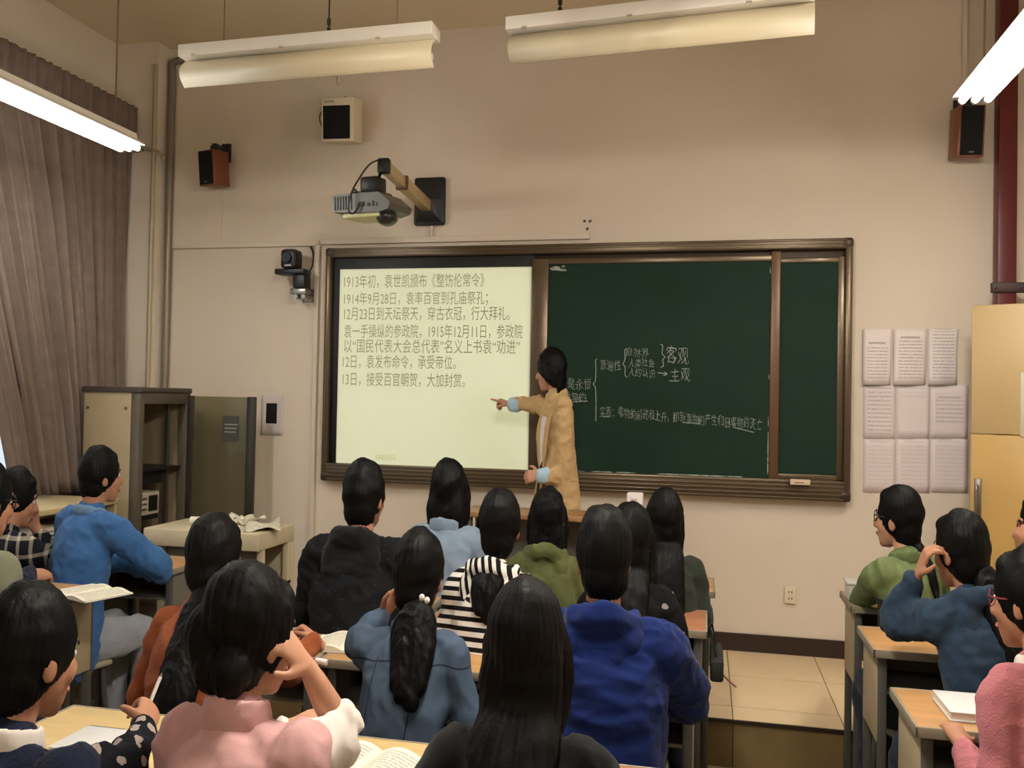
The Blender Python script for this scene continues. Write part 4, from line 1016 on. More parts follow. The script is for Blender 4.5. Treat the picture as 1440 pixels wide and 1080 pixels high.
    # ---- face
    if g('face', True):
        for sd in (-1, 1):
            ey = simple('eye', [ell(hp(sd*.030, .079, .002), np.array((.0125, .0085, .0075))*hs, Rh, 12, 8)], M_eyew)
            simple('iris', [ell(hp(sd*.030, .0850, .002), np.array((.0062, .0034, .0062))*hs, Rh, 10, 6)], M_eye, ey)
            simple('eyebrow', [tube([hp(sd*.014, .0925, .020), hp(sd*.030, .0905, .0245), hp(sd*.047, .0805, .019)], [.0026, .0030, .0020], 8)], M_hair)
        simple('lips', [tube([hp(-.021, .086, -.067), hp(-.008, .095, -.0645), hp(.008, .095, -.0645), hp(.021, .086, -.067)], [(.003, .003), (.0062, .005), (.0062, .005), (.003, .003)], 8, ref=(0, 0, 1))], M_lip)
    if g('glasses'):
        gm = g('glasses'); L_ = []
        for sd in (-1, 1):
            ring = [hp(sd*(.032+.025*math.cos(a)), .097-.010*abs(math.cos(a))*(math.cos(a) > 0), .0+.020*math.sin(a)) for a in np.linspace(0, 2*math.pi, 17)]
            L_.append(tube(ring, [.0022]*17, 6, smooth=False, caps=False)); L_.append(tube([hp(sd*.056, .090, .006), hp(sd*.078, .05, .006), hp(sd*.083, -.01, .004), hp(sd*.082, -.03, -.012)], [.0024]*4, 6))
        L_.append(tube([hp(-.008, .100, .004), hp(0, .103, .007), hp(.008, .100, .004)], [.002]*3, 6))
        simple('glasses', L_, gm)
    # ---- top garment
    inf = g('inf', 1.0)
    CR = [(.178*f*inf, .128*inf), (.168*f*inf, .122*inf), (.172*f*inf, .125*inf), (.158*f, .108), (.086, .078)]
    if g('coat'): CR = [(.165*f*inf, .125*inf), (.155*f*inf, .118*inf), (.165*f*inf, .118*inf), (.152*f, .104), (.088, .080)]
    tp = [tube([S0+np.array([0, 0, -.03 if not stand else -.05]), S1, S2, Ssh, S3+np.array([0, 0, .005])], CR, 22, ref=(1, 0, 0), m=24)]
    if not stand and g('skirt_hem', True): tp.append(tube([S0+np.array([0, -.01, .02]), S0+np.array([0, .05, .0])], [(.17*f, .11), (.15*f, .09)], 18, ref=(1, 0, 0)))
    slv = []
    for nm in 'LR':
        a = arm[nm]; q = a['sleeve']; we = a['e']*(1-q)+a['w']*q; sr = g('sr', 1.)*(1.1 if male else 1.)
        inner = S3+np.array([a['side']*.055, 0, -.035])
        pr_ = np.cross(unit(a['d']), a['n'])
        sta = inner; shx = sh[nm]
        if g('separate_sleeves'): cq = g('cap', .35)-.08; sta = sh[nm]*(1-cq)+a['e']*cq; shx = sh[nm]*(.9-cq)+a['e']*(.1+cq)
        if q <= .35:
            sl = tube([sta, shx, shx*.5+a['e']*.5, a['e'], we], [.062*sr, .066*sr, .064*sr, .058*sr, .054*sr], 16, ref=pr_)
        else: sl = tube([sta, shx, shx*.5+a['e']*.5, a['e'], a['e']*.5+we*.5, we], [.062*sr, .068*sr, .061*sr, .056*sr, .050*sr, .040*sr], 16, ref=pr_)
        slv.append(sl)
    if stand and g('coat'):
        # long open coat: flaring skirt below the waist
        tp.append(tube([S1+np.array([0, 0, 0.05]), S0+np.array([0, .0, .0]), np.array([0, .0, .66]), np.array([0, -.01, .50])], [(.158*f, .120), (.196*f, .152), (.212*f, .172), (.222*f, .185)], 24, ref=(1, 0, 0)))
    if g('separate_sleeves'):
        top_o = part(g('topname', 'vest'), tp+[tube([S3+np.array([arm[q_]['side']*.055, 0, -.035]), sh[q_], sh[q_]*(1-g('cap', .35))+arm[q_]['e']*g('cap', .35)], [.066, .077, .074], 16) for q_ in 'LR'], g('top'), .010, 4, g('wr', .005), 6, seed=(len(who)*5) % 97)
        for sl in slv: part('sleeve', [sl], g('separate_sleeves'), .008, 3, .006, 9, seed=3, parent=top_o)
    else:
        top_o = part(g('topname', 'jacket'), tp+slv, g('top'), g('tvox', .010), 4, g('wr', .006), 6, (1, 1, 1.6), seed=(len(who)*7) % 97)
    for nm in 'LR':      # cuffs
        a = arm[nm]; cf = g('cuff')
        if cf is not None and g('cuffs', 'LR').find(nm) >= 0:
            q = a['sleeve']; we = a['e']*(1-q)+a['w']*q; dv = unit(a['w']-a['e'])
            cr = g('cuffr', .043)
            part('cuff', [tube([we-dv*.012, we+dv*g('cufflen', .035)], [cr, cr*.95], 16)], cf, .006, 2, .002, 12, seed=5, parent=top_o)
    if g('hood') is not None:
        hm = g('hood'); bk = S3+np.array([0, -.085, -.02])
        ring = [S3+np.array([.098*math.sin(a), -.006-.090*math.cos(a), .046-.036*(1-math.cos(a))]) for a in np.linspace(-2.5, 2.5, 13)]
        hdp = [tube(ring, [(.040, .036)]*13, 12, ref=(0, 0, 1)),
               ell(bk+np.array([0, .000, -.055]), (.135, .055, .085)), ell(bk+np.array([0, -.012, -.115]), (.095, .048, .075)), ell(bk+np.array([-.08, .015, -.01]), (.06, .050, .06)), ell(bk+np.array([.08, .015, -.01]), (.06, .050, .06)),
               tube([bk+np.array([-.15, .05, .0]), bk+np.array([-.10, -.01, -.09]), bk+np.array([0, -.035, -.155]), bk+np.array([.10, -.01, -.09]), bk+np.array([.15, .05, .0])], [.018, .024, .028, .024, .018], 10)]
        part('hood', hdp, hm, .009, 4, .006, 8, seed=11, parent=top_o)
    if g('collar') is not None:
        cw = g('collarw', .020)
        ring = [S3+np.array([.076*math.sin(a), .004-.074*math.cos(a), .036-.034*(1-math.cos(a))*.5]) for a in np.linspace(-2.7, 2.7, 15)]
        part('collar', [tube(ring, [(cw, .012)]*15, 10, ref=(0, 0, 1))], g('collar'), .006, 2, .002, 10, seed=4, parent=top_o)
    # ---- trousers and shoes
    tr_ = [tube([S0+np.array([0, 0, .05]), S0+np.array([0, .01, -.03])], [(.155*f, .11), (.15*f, .105)], 18, ref=(1, 0, 0))]
    for nm in 'LR':
        p_ = legs[nm]; an = p_[2]+np.array([0, 0, .03])
        tr_.append(tube([p_[0], p_[0]*.5+p_[1]*.5, p_[1], p_[1]*.5+an*.5, an], [.096 if not stand else .082, .086 if not stand else .075, .070, .062, .056], 14, ref=(1, 0, 0)))
    part('trousers', tr_, g('pants', MATS.get('jeans_dark') or cloth('jeans_dark', (38, 42, 56))), .013, 3, .005, 7, seed=9)
    for nm in 'LR':
        p_ = legs[nm][2]; c0 = p_+np.array([0, 0, -.04])
        so = simple('shoe', [tube([c0+np.array([0, -.045, .008]), c0+np.array([0, .03, .010]), c0+np.array([0, .10, -.005]), c0+np.array([0, .165, -.018])], [(.038, .042), (.043, .046), (.046, .034), (.034, .022)], 14, ref=(1, 0, 0))], M_shoe)
        simple('sole', [tube([c0+np.array([0, -.06, -.041]), c0+np.array([0, .06, -.041]), c0+np.array([0, .18, -.041])], [(.040, .009), (.046, .009), (.034, .009)], 14, ref=(1, 0, 0))], M_sole, so)
    # ---- hair
    hm = g('hairm', M_hair); st = g('hair', 'short'); hv = g('hv', 1.06)
    cap = [ell(hp(0, -.018, .024), np.array((.086*hv, .102*hv, .105))*hs, Rh, 24, 14), ell(hp(0, -.050, -.035), np.array((.072*hv, .062*hv, .072))*hs, Rh)]
    if g('fringe', True): cap.append(ell(hp(0, .044, .074), np.array((.064, .036, .034))*hs, Rh)); 
    def by(z, off=.0):      # y of the back surface of the garment at local height z
        zs_ = [S0[2], S1[2], S2[2], Ssh[2], S3[2]]; ys = [S0[1]-.13, S1[1]-.122, S2[1]-.125, Ssh[1]-.105, S3[1]-.075]
        return float(np.interp(z, zs_, ys))-off
    hair_parts = list(cap); extra = []
    if g('layered'):
        for sd in (-1, 1): hair_parts += [tube([hp(sd*.060, .035, .07), hp(sd*.086, .018, .01), hp(sd*.084, -.012, -.055)], [.024, .026, .018], 10), ell(hp(sd*.070, -.045, -.03), np.array((.034, .055, .060))*hs, Rh)]
        hair_parts.append(tube([hp(0, -.07, .0), hp(0, -.085, -.07), hp(0, -.075, -.125)], [(.075, .04), (.070, .034), (.055, .018)], 14, ref=Rh[:, 0]))
    if st == 'short':
        hair_parts += [ell(hp(0, -.015, .055), np.array((.083, .092, .080))*hs, Rh), ell(hp(-.070, .022, .012), np.array((.014, .022, .036))*hs, Rh), ell(hp(.070, .022, .012), np.array((.014, .022, .036))*hs, Rh), ell(hp(0, -.062, -.062), np.array((.058, .036, .045))*hs, Rh)]
        for k in range(14):
            a = k*2.4; r_ = .018+.0042*k
            hair_parts.append(tube([hp(r_*math.cos(a)*.6, -.02+r_*math.sin(a)*.7, .105), hp(r_*math.cos(a)*.95, -.02+r_*math.sin(a)*.95, .122-.003*k)], [.014, .004], 7))
    elif st in ('long', 'bob'):
        wd_ = g('hw', 1.); zend = g('hend', .86)
        if st == 'bob':
            bl = g('blen', 0.); b0 = hp(0, -.07, -.09); b1 = hp(0, -.072, -.155-bl)
            hair_parts.append(tube([hp(0, -.03, .05), hp(0, -.05, -.02), b0, b1], [(.084*wd_, .06), (.092*wd_, .058), (.098*wd_, .048), (.094*wd_, .030)], 18, ref=Rh[:, 0]))
            for sd in (-1, 1): hair_parts.append(tube([hp(sd*.055, .0, .06), hp(sd*.080, .012, .0), hp(sd*.084, .012, -.08), hp(sd*.078, .0, -.145)], [.028, .030, .030, .020], 10))
        else:
            zz = [S3[2]+.01, S3[2]-.10, zend+.06, zend]
            pts = [hp(0, -.03, .05), hp(0, -.058, -.03), hp(0, -.072, -.10)]
            rad = [(.082*wd_, .055), (.088*wd_, .052), (.090*wd_, .044)]
            hx_ = pts[-1][0]
            for i, z in enumerate(zz):
                if z < pts[-1][2]-.03: pts.append(np.array([hx_*(1-.1*i)+g('hsway', 0.)*i, min(by(z, .022), pts[-1][1]+.02), z])); rad.append(((.092-.010*i)*wd_*g('htaper', 1.)**i, .036-.005*i))
            hair_parts.append(tube(pts, rad, 18, ref=Rh[:, 0]))
            for sd in (-1, 1): hair_parts.append(tube([hp(sd*.055, .0, .06), hp(sd*.080, .010, .0), hp(sd*.082, .004, -.08), hp(sd*.070, -.02, -.15)], [.028, .031, .030, .022], 10))
        for k in range(9):
            a = (k-4)/4*1.2; zt = g('hend', .86)
    elif st == 'pony':
        tz_ = g('tie', -.04); ty = g('tiey', -.112); tie = hp(g('tiex', 0), ty, tz_); ln = g('tail', .25); tr2 = g('tailr', .038); sx_ = g('tailx', 0.)
        hair_parts.append(tube([hp(0, -.06, tz_+.05), tie], [.055, .022], 12))
        e1 = tie+np.array([sx_*.4, -.02, -.03]); zz = tie[2]-ln*.5
        m1 = np.array([tie[0]+sx_*.8, min(by(zz, .03), tie[1]+.01), zz]); z2 = tie[2]-ln; m2 = np.array([tie[0]+sx_, by(z2, .022), z2])
        extra = [tube([tie+np.array([0, .008, .004]), e1, m1, m2], [(.018, .016), (tr2*.85, tr2*.6), (tr2, tr2*.55), (tr2*g('tailend', .42), tr2*.3)], 14)]
        for k in range(6):
            a = k*1.05; of = np.array([math.cos(a)*tr2*.55, math.sin(a)*tr2*.3, 0]); extra.append(tube([e1, m1+of, m2+of*.8+np.array([0, 0, -.02*(k % 3)])], [tr2*.4, tr2*.42, .004+.3*tr2*(g('tailend', .42) > .6)], 8))
    elif st == 'bun':
        hair_parts += [ell(hp(0, -.05, .045), np.array((.098, .098, .095))*hs, Rh), ell(hp(-.052, -.105, -.005), np.array((.058, .050, .062))*hs, Rh), ell(hp(-.03, -.10, -.055), np.array((.055, .045, .050))*hs, Rh), ell(hp(.03, -.095, -.055), np.array((.055, .045, .050))*hs, Rh)]
        for sd in (-1, 1): hair_parts.append(tube([hp(sd*.07, .02, .05), hp(sd*.083, .008, -.01), hp(sd*.074, -.01, -.055)], [.022, .018, .008], 8))
    hob = part('hair', hair_parts, hm, g('hvox', .007), 3, .0025, 12, seed=len(label) % 13, groove=.0011)
    if extra: part('ponytail', extra, hm, .006, 2, .003, 14, (2, 2, .3), seed=5, parent=hob)
    if st == 'pony':
        simple('hair_tie', [tube([tie+np.array([math.cos(a)*.020, -.004, math.sin(a)*.020]) for a in np.linspace(0, 6.283, 13)], [.006]*13, 8, smooth=False, caps=False)], g('tiem', M_black), hob)
    if g('clip') is not None:
        c = J(g('clip')); simple('hair_clip', [ell(c+np.array([dx, 0, dz]), (.011, .010, .010), None, 10, 7) for dx, dz in g('clipd', ((-.014, 0), (.006, .003), (.018, -.004)))], mat('clip_white', (222, 218, 214), .35), hob)
    if not stand: stool(float(loc[0]), float(loc[1]), s*.44/.435*.985, th, who)
    info = dict(root=root, top=top_o, J=J, loc=loc, Rz=Rz, S=S, S3=S3, hp=hp, s=s, arm=arm, part=part, simple=simple, tow=lambda q: loc+Rz@(S*np.asarray(q)), hair=hob)
    return info

# ---- garment materials
C_blue = cloth('blue_sweatshirt', (60, 100, 150), .10)
C_black = cloth('black_cloth', (20, 20, 22), .2)
C_rust = cloth('rust_knit', (142, 74, 40), .15, bump=.25, bscale=160)
C_pink = cloth('pink_cotton', (194, 150, 148), .06)
C_white = cloth('white_cotton', (222, 212, 204), .05)
C_ltd = cloth('light_denim', (126, 142, 160), .14, bscale=300)
C_olive = cloth('olive_hoodie', (84, 88, 52), .12)
C_royal = cloth('royal_hoodie', (13, 31, 84), .12)
C_dkol = cloth('dark_olive', (44, 48, 40), .15)
C_slate = cloth('slate_blue', (40, 56, 74), .12)
C_rose = cloth('rose_sweater', (180, 110, 116), .07, bump=.4, bscale=200)
C_tan = cloth('tan_trench', (192, 160, 114), .07)
C_greyt = cloth('grey_trousers', (150, 152, 158), .08)
C_grey = cloth('grey_green', (122, 124, 104), .1)
C_navy = cloth('navy_knit', (20, 26, 46), .15, bump=.4, bscale=200)
C_cuff = cloth('pale_blue_cuff', (168, 196, 212), .06)
def denim_seams(nm, base, line, zy, xs):
    return two_tone(nm, base, line, lambda nt, sx, tc: mth(nt, 'MAXIMUM', mth(nt, 'LESS_THAN', mth(nt, 'ABSOLUTE', mth(nt, 'SUBTRACT', mth(nt, 'ADD', sx.outputs['Z'], mth(nt, 'MULTIPLY', mth(nt, 'ABSOLUTE', sx.outputs['X']), .15)), zy)), .0022),
        mth(nt, 'MULTIPLY', mth(nt, 'LESS_THAN', mth(nt, 'ABSOLUTE', mth(nt, 'SUBTRACT', mth(nt, 'ABSOLUTE', mth(nt, 'ADD', sx.outputs['X'], mth(nt, 'MULTIPLY', mth(nt, 'SUBTRACT', sx.outputs['Z'], zy), -.10))), xs)), .0016), mth(nt, 'LESS_THAN', sx.outputs['Z'], zy))))
C_denim = denim_seams('denim_jacket', (70, 84, 102), (36, 42, 56), .875, .058)
ns, L = nodes(C_denim); nn = ns.new('ShaderNodeTexNoise'); nn.inputs['Scale'].default_value = 300; bb = ns.new('ShaderNodeBump'); bb.inputs['Strength'].default_value = .25; bb.inputs['Distance'].default_value = .01
L.new(nn.outputs[0], bb.inputs['Height']); L.new(bb.outputs[0], ns['Principled BSDF'].inputs['Normal'])
def stripes(nm, axis, per, duty, c1=(222, 216, 206), c2=(22, 20, 22)):
    return two_tone(nm, c1, c2, lambda nt, sx, tc: mth(nt, 'LESS_THAN', mth(nt, 'FRACT', mth(nt, 'MULTIPLY', mth(nt, 'ADD', sx.outputs[axis], mth(nt, 'MULTIPLY', sx.outputs['Y' if axis == 'Z' else 'Z'], .25)), 1/per)), duty))
C_strh = stripes('striped_jersey', 'Z', .030, .48); C_strv = stripes('striped_hood', 'X', .024, .5); C_strc = stripes('striped_collar', 'X', .03, .5)
def plaid_fn(nt, sx, tc):
    a = mth(nt, 'LESS_THAN', mth(nt, 'FRACT', mth(nt, 'MULTIPLY', sx.outputs['Z'], 14)), .22); c = mth(nt, 'LESS_THAN', mth(nt, 'FRACT', mth(nt, 'MULTIPLY', mth(nt, 'ADD', sx.outputs['X'], sx.outputs['Y']), 16)), .25)
    return mth(nt, 'MULTIPLY', mth(nt, 'ADD', a, c), .42)
C_plaid = two_tone('plaid_shirt', (24, 26, 34), (190, 178, 160), plaid_fn)
def blotch(nm, base, spot, scale, thr):
    def fn(nt, sx, tc):
        n = nt.nodes.new('ShaderNodeTexVoronoi'); n.inputs['Scale'].default_value = scale; n.inputs['Randomness'].default_value = .9
        nt.links.new(tc.outputs['Object'], n.inputs['Vector']); d = nt.nodes.new('ShaderNodeTexNoise'); d.inputs['Scale'].default_value = scale*2.3; nt.links.new(tc.outputs['Object'], d.inputs['Vector'])
        return mth(nt, 'MULTIPLY', mth(nt, 'LESS_THAN', mth(nt, 'ADD', n.outputs['Distance'], mth(nt, 'MULTIPLY', d.outputs['Fac'], .35)), thr), .8)
    return two_tone(nm, base, spot, fn)
C_print = blotch('printed_sleeve', (16, 16, 22), (172, 156, 146), 30, .52)
C_speck = blotch('speckled_black', (22, 23, 26), (96, 98, 102), 60, .27)
C_patt = blotch('patterned_black', (16, 15, 16), (160, 150, 150), 16, .34)
C_lace = blotch('lace_collar', (214, 206, 198), (70, 64, 62), 60, .40)
C_grn = two_tone('green_jacket', (40, 44, 38), (100, 112, 72), lambda nt, sx, tc: mth(nt, 'MAXIMUM', mth(nt, 'GREATER_THAN', sx.outputs['Z'], .845), mth(nt, 'MULTIPLY', mth(nt, 'MAXIMUM', mth(nt, 'GREATER_THAN', mth(nt, 'ABSOLUTE', sx.outputs['X']), .125), mth(nt, 'GREATER_THAN', sx.outputs['Y'], .09)), mth(nt, 'GREATER_THAN', sx.outputs['Z'], .50))), .6)
# ---- the teacher
T = person('teacher', 'teacher in a tan trench coat pointing at the projected slide', (776, 489), 4.56, 122, stand=True, lean=4, head=(-44, -4, 0), hair='short', layered=True, hv=1.12, hs=.98, fine=True, coat=True, top=C_tan, topname='trench_coat',
    skin=M_skin2, cuff=C_cuff, cuffr=.046, cufflen=.030, collar=C_tan, collarw=.032, pants=cloth('black_trousers', (26, 25, 28)), inf=.98, sr=1.02, shz=-.01, wr=.007,
    R=dict(elbow=('px', 757, 569, 4.70), wrist=('px', 716, 569, 4.77), hand=('px', 697, 561, 4.79), palm=('w', -.3, .2, -1), curl=(.5, .7, .5), point=True, sleeve=.78),
    L=dict(elbow=('px', 791, 666, 4.46), wrist=('px', 759, 669, 4.40), hand=('px', 740, 670, 4.41), palm=('w', 0, .9, -.4), sleeve=.80, curl=(.55, .6, .4)))
S3 = T['S3']
def front(x, z, off=0.): return np.array([x, float(np.interp(z, [.50, .66, .89, 1.10, 1.28, 1.40], [.178, .170, .148, .118, .118, .095]))+off+.006, z])
T['part']('shirt', [tube([S3+np.array([0, .055, -.01]), front(.0, 1.30, .002), front(.005, 1.12, .004), front(0, .95, .002)], [(.040, .014), (.056, .018), (.034, .016), (.012, .010)], 12, ref=(1, 0, 0))], C_white, .007, 2, parent=T['root'])
T['part']('lining', [tube([front(0, 1.16, .000), front(.004, 1.02, .004), front(.004, .80, .004), front(0, .56, .0)], [(.02, .012), (.040, .014), (.046, .014), (.046, .012)], 12, ref=(1, 0, 0))], cloth('dark_lining', (44, 34, 28)), .007, 2, parent=T['top'])
for sd in (-1, 1):
    T['part']('lapel', [tube([S3+np.array([sd*.062, -.01, .03]), S3+np.array([sd*.068, .05, -.02]), front(sd*.075, 1.30, .008), front(sd*.060, 1.18, .016), front(sd*.035, 1.05, .008)], [(.022, .008), (.034, .009), (.045, .010), (.038, .009), (.012, .006)], 10, ref=(1, 0, 0))], C_tan, .006, 2, .002, parent=T['top'])
    T['part']('front_edge', [tube([front(sd*.030, 1.08, .006), front(sd*.050, .90, .010), front(sd*.062, .66, .012), front(sd*.07, .51, .012)], [(.020, .008), (.024, .009), (.026, .009), (.026, .009)], 10, ref=(1, 0, 0))], C_tan, .007, 2, .002, parent=T['top'])
T['part']('belt', [tube([np.array([.175*math.sin(a), -.135*math.cos(a)-.004, 1.00+.01*math.sin(3*a)]) for a in np.linspace(-2.6, 2.6, 19)], [(.018, .007)]*19, 8, ref=(0, 0, 1))], C_tan, .006, 2, parent=T['top'])

G = 'students seated at the desks'
def st(who, label, toppx, depth, heading, **o): return person(who, label, toppx, depth, heading, group=G, **o)
st('plaid shirt student', 'boy in a dark plaid shirt resting his cheek on his hand', (23, 658), 3.60, -14, male=True, lean=17, head=(-26, -12, 0), hair='short', top=C_plaid, topname='shirt', collar=C_black, dd=.02,
   R=dict(elbow=('px', 82, 792, 3.70), wrist=('px', 50, 742, 3.66), hand=('px', 44, 718, 3.64), palm=('w', -.8, .3, .3), sleeve=.75, curl=(.6, .7, .5)))
st('blue sweatshirt student', 'boy in a blue sweatshirt sitting upright at the solid sided desk', (142, 627), 3.66, -16, male=True, lean=12, head=(-16, 2, 0), hair='short', top=C_blue, topname='sweatshirt', collar=cloth('blue_collar', (110, 140, 172)), collarw=.024, pants=C_greyt, fine=False, inf=1.04,
   R=dict(elbow=('px', 228, 800, 3.66), wrist=('px', 178, 792, 3.86)), L=dict(elbow=(-.25, .16, .76), wrist=(-.02, .36, .80)))
st('grey vest student', 'student in a grey green vest and navy sleeves at the edge of the window side', (-20, 646), 2.70, -12, male=True, lean=16, head=(0, -6, 0), hair='short', top=C_grey, topname='vest', separate_sleeves=C_navy, fine=True,
   R=dict(elbow=('px', 12, 838, 2.70), wrist=('px', 46, 812, 2.86), hand=('px', 62, 806, 2.93), palm=('w', -.3, .2, -1), curl=(.7, .8, .5), sleeve=.86), glasses=M_gframe)
I = st('navy sweater student', 'girl in a navy sweater with printed sleeves writing with a white pencil', (46, 818), 1.52, -10, lean=20, head=(-4, -8, 0), hair='pony', tie=-.085, tiey=-.085, tail=.34, tailr=.036, tailx=-.02, top=C_navy, topname='sweater', separate_sleeves=C_print, collar=C_white, collarw=.036, fine=True,
   R=dict(elbow=('px', 172, 1085, 1.62), wrist=('px', 203, 1024, 1.80), hand=('px', 212, 990, 1.86), palm=('w', -.75, .3, -.4), curl=(.95, .9, .6), sleeve=.84, thumb=.6), fringe=False, dd=-.08, tvox=.007)
t = thing('pencil', 'white pencil held upright by the navy sweater student', 'pencil', tuple(ad(205, 1004, 1.80)))
a, c = ad(203, 1008, 1.80), ad(228, 946, 1.85); B().cyl(a, a+(c-a)*.9, .0038, 10).build('barrel', mat('pencil_white', (206, 200, 190), .4), t); B().cyl(a+(c-a)*.9, c, .0036, 10, .0008).build('tip', mat('pencil_tip', (90, 84, 76), .5), t)
st('rust top student', 'girl in a rust knit top with a long dark ponytail', (303, 720), 2.40, -8, lean=18, head=(-6, -6, 0), hair='pony', tie=-.095, tiey=-.075, tail=.50, tailr=.085, tailx=.10, top=C_rust, topname='sweater', fine=True, hairm=M_hairb,
   R=dict(elbow=('px', 408, 940, 2.50), wrist=('px', 446, 902, 2.62), hand=('px', 428, 884, 2.64), palm=('w', -.6, -.2, -.6), curl=(.9, .9, .6), sleeve=.86))
I = st('pink top student', 'girl in a pink top with white sleeves holding a pen against her face', (360, 796), 1.60, -8, lean=17, head=(-14, -6, 0), hair='bun', top=C_pink, topname='top', separate_sleeves=C_white, fine=True, skin=M_skin2, hairm=M_hairb, collar=C_pink, collarw=.045, dd=-.10, tvox=.007,
   R=dict(elbow=('px', 484, 1036, 1.74), wrist=('px', 432, 938, 1.70), hand=('px', 404, 905, 1.68), palm=('w', -.9, -.1, -.2), curl=(.7, .7, .5), sleeve=.16),
   L=dict(elbow=(-.20, .20, .72), wrist=('px', 410, 1022, 1.92), hand=('px', 440, 1008, 1.95), palm=('w', .1, .2, -1), curl=(.9, .8, .5)), clip=('px', 319, 833, 1.63), clipd=((-.012, -.004), (.004, .004), (.014, -.002)))
t = thing('pen', 'white pen in the raised hand of the pink top student', 'pen', tuple(ad(430, 925, 1.66)))
a, c = ad(408, 921, 1.67), ad(460, 932, 1.66); B().cyl(a, a+(c-a)*.72, .0042, 10).build('barrel', mat('pen_white', (224, 216, 214), .3), t); B().cyl(a+(c-a)*.55, a+(c-a)*.68, .0052, 10).build('band', mat('pen_band', (130, 60, 84), .4), t); B().cyl(a+(c-a)*.72, c, .0055, 10, .006).build('cap', mat('pen_white', (224, 216, 214), .3), t)
st('black speckled hoodie student', 'boy in a black speckled hoodie seen from behind in front of the screen', (514, 646), 2.96, 0, male=True, lean=8, head=(-8, 2, 0), hair='short', top=C_speck, topname='hoodie', hood=C_black, inf=1.12, sr=1.08)
st('light denim jacket student', 'girl in a light denim jacket with straight dark hair in front of the screen', (632, 643), 3.45, 0, lean=8, head=(0, 2, 0), hair='bob', hw=1.04, top=C_ltd, topname='jacket', collar=C_ltd, collarw=.03, hairm=M_hairb)
st('denim jacket student', 'girl in a dark denim jacket with a thick low ponytail and white hair clip', (590, 742), 2.30, -2, lean=20, head=(4, -6, 0), hair='pony', tie=-.07, tiey=-.090, tail=.19, tailr=.088, tailx=.05, tailend=.75, tvox=.008, top=C_denim, topname='jacket', collar=C_denim, collarw=.03, fine=True,
   L=dict(elbow=('px', 505, 905, 2.34), wrist=('px', 538, 866, 2.42), hand=('px', 556, 838, 2.43), palm=('w', .8, -.1, .2), curl=(.6, .7, .5), sleeve=.86), clip=('px', 597, 842, 2.17), clipd=((-.010, .003), (.010, -.004)))
st('striped hoodie student', 'girl in a black and white striped hoodie with hair gathered low', (704, 685), 2.80, -6, lean=15, head=(6, -2, 0), hair='pony', tie=-.10, tiey=-.070, tail=.12, tailr=.075, tailend=.8, top=C_strh, topname='hoodie', hood=C_strv, hairm=M_hairb, hv=1.05)
st('olive green hoodie student', 'girl in an olive green hoodie with a dark bob', (771, 683), 3.38, 4, lean=14, head=(4, 0, 0), hair='bob', top=C_olive, topname='hoodie', hood=C_olive)
st('black vest student', 'girl in a black vest with white sleeves and very long straight hair', (741, 812), 1.53, 0, lean=17, head=(2, -4, 0), hair='long', hend=.80, hw=1.16, htaper=.80, top=C_black, topname='vest', separate_sleeves=C_white, collar=C_strc, collarw=.03, hairm=M_hairb, hvox=.006, sw=1.05, tvox=.007, cap=.45)
st('royal blue hoodie student', 'boy in a royal blue hoodie leaning on his right elbow', (850, 712), 2.12, 6, male=True, lean=15, head=(6, -4, 0), hair='short', top=C_royal, topname='hoodie', hood=C_royal, inf=1.10, sr=1.10, wf=1.12, dd=-.08, tvox=.008,
   R=dict(elbow=('px', 972, 978, 2.24), wrist=('px', 900, 990, 2.42)))
st('patterned black top student', 'girl in a black patterned top half hidden by the royal blue hoodie', (888, 705), 2.80, 2, lean=16, head=(0, -4, 0), hair='long', hend=.80, top=C_patt, topname='top')
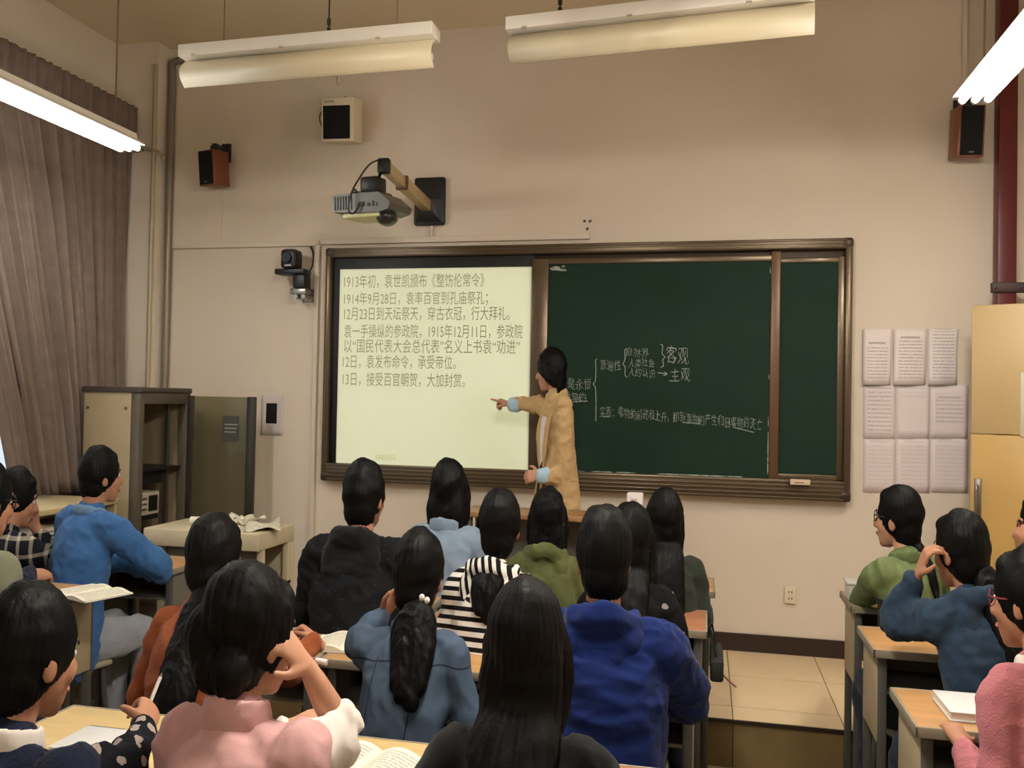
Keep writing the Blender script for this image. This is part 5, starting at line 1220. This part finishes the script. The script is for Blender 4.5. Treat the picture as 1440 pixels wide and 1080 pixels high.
st('dark olive top student', 'girl in a dark olive top with very long loose hair in front of the chalkboard', (935, 684), 3.34, 6, lean=10, head=(8, 0, 0), hair='long', hend=.80, hw=1.0, hsway=.012, top=C_dkol, topname='sweater', hairm=M_hairb, hood=None,
   R=dict(elbow=(.22, .08, .76), wrist=(.10, .33, .82)))
st('green jacket student', 'girl in a green and grey jacket with glasses looking towards the board', (1264, 680), 3.18, 26, lean=10, head=(28, 2, 0), kneeL=(-.02, .36, .49), ankleL=(-.02, .30, .09), hair='pony', tie=-.07, tiey=-.095, tail=.20, tailr=.030, tailx=.02, top=C_grn, topname='jacket', collar=cloth('green_collar', (90, 104, 66)), collarw=.026, glasses=M_gframe, fine=True, skin=M_skin2,
   L=dict(elbow=('px', 1206, 850, 3.42), wrist=('px', 1206, 838, 3.68)))
st('slate blue hoodie student', 'girl in a slate blue hoodie with a lace collar propping her cheek', (1352, 715), 2.62, 24, lean=18, head=(10, -4, 0), hair='pony', tie=-.05, tiey=-.095, tail=.30, tailr=.066, tailx=.03, top=C_slate, topname='hoodie', hood=C_slate, collar=C_lace, collarw=.030, fine=True, hv=1.05, sr=1.08, inf=1.05, dd=.04,
   L=dict(elbow=('px', 1254, 872, 2.66), wrist=('px', 1291, 808, 2.60), hand=('px', 1305, 772, 2.58), palm=('w', .8, -.1, .3), curl=(.5, .6, .4), sleeve=.86))
st('pink sweater student', 'girl in a rose pink sweater and white collar wearing thin glasses', (1450, 765), 1.97, 26, lean=10, head=(18, -4, 0), hair='pony', tie=-.05, tiey=-.10, tail=.2, tailr=.035, top=C_rose, topname='sweater', collar=C_white, collarw=.034, glasses=M_gred, inf=1.06, tvox=.007,
   L=dict(elbow=(-.215, .03, .70), wrist=(-.14, .27, .80)))
st('student with red glasses', 'student with red glasses and raised hand next to the yellow door', (1468, 692), 3.05, 62, lean=12, head=(12, 0, 0), hair='bob', top=C_black, topname='jacket', glasses=M_gred, fine=True,
   L=dict(elbow=('px', 1432, 860, 3.10), wrist=('px', 1436, 782, 3.05), hand=('px', 1434, 760, 3.04), palm=('w', .8, .2, .2), curl=(.6, .6, .4), sleeve=.85))
bpy.context.view_layer.update()
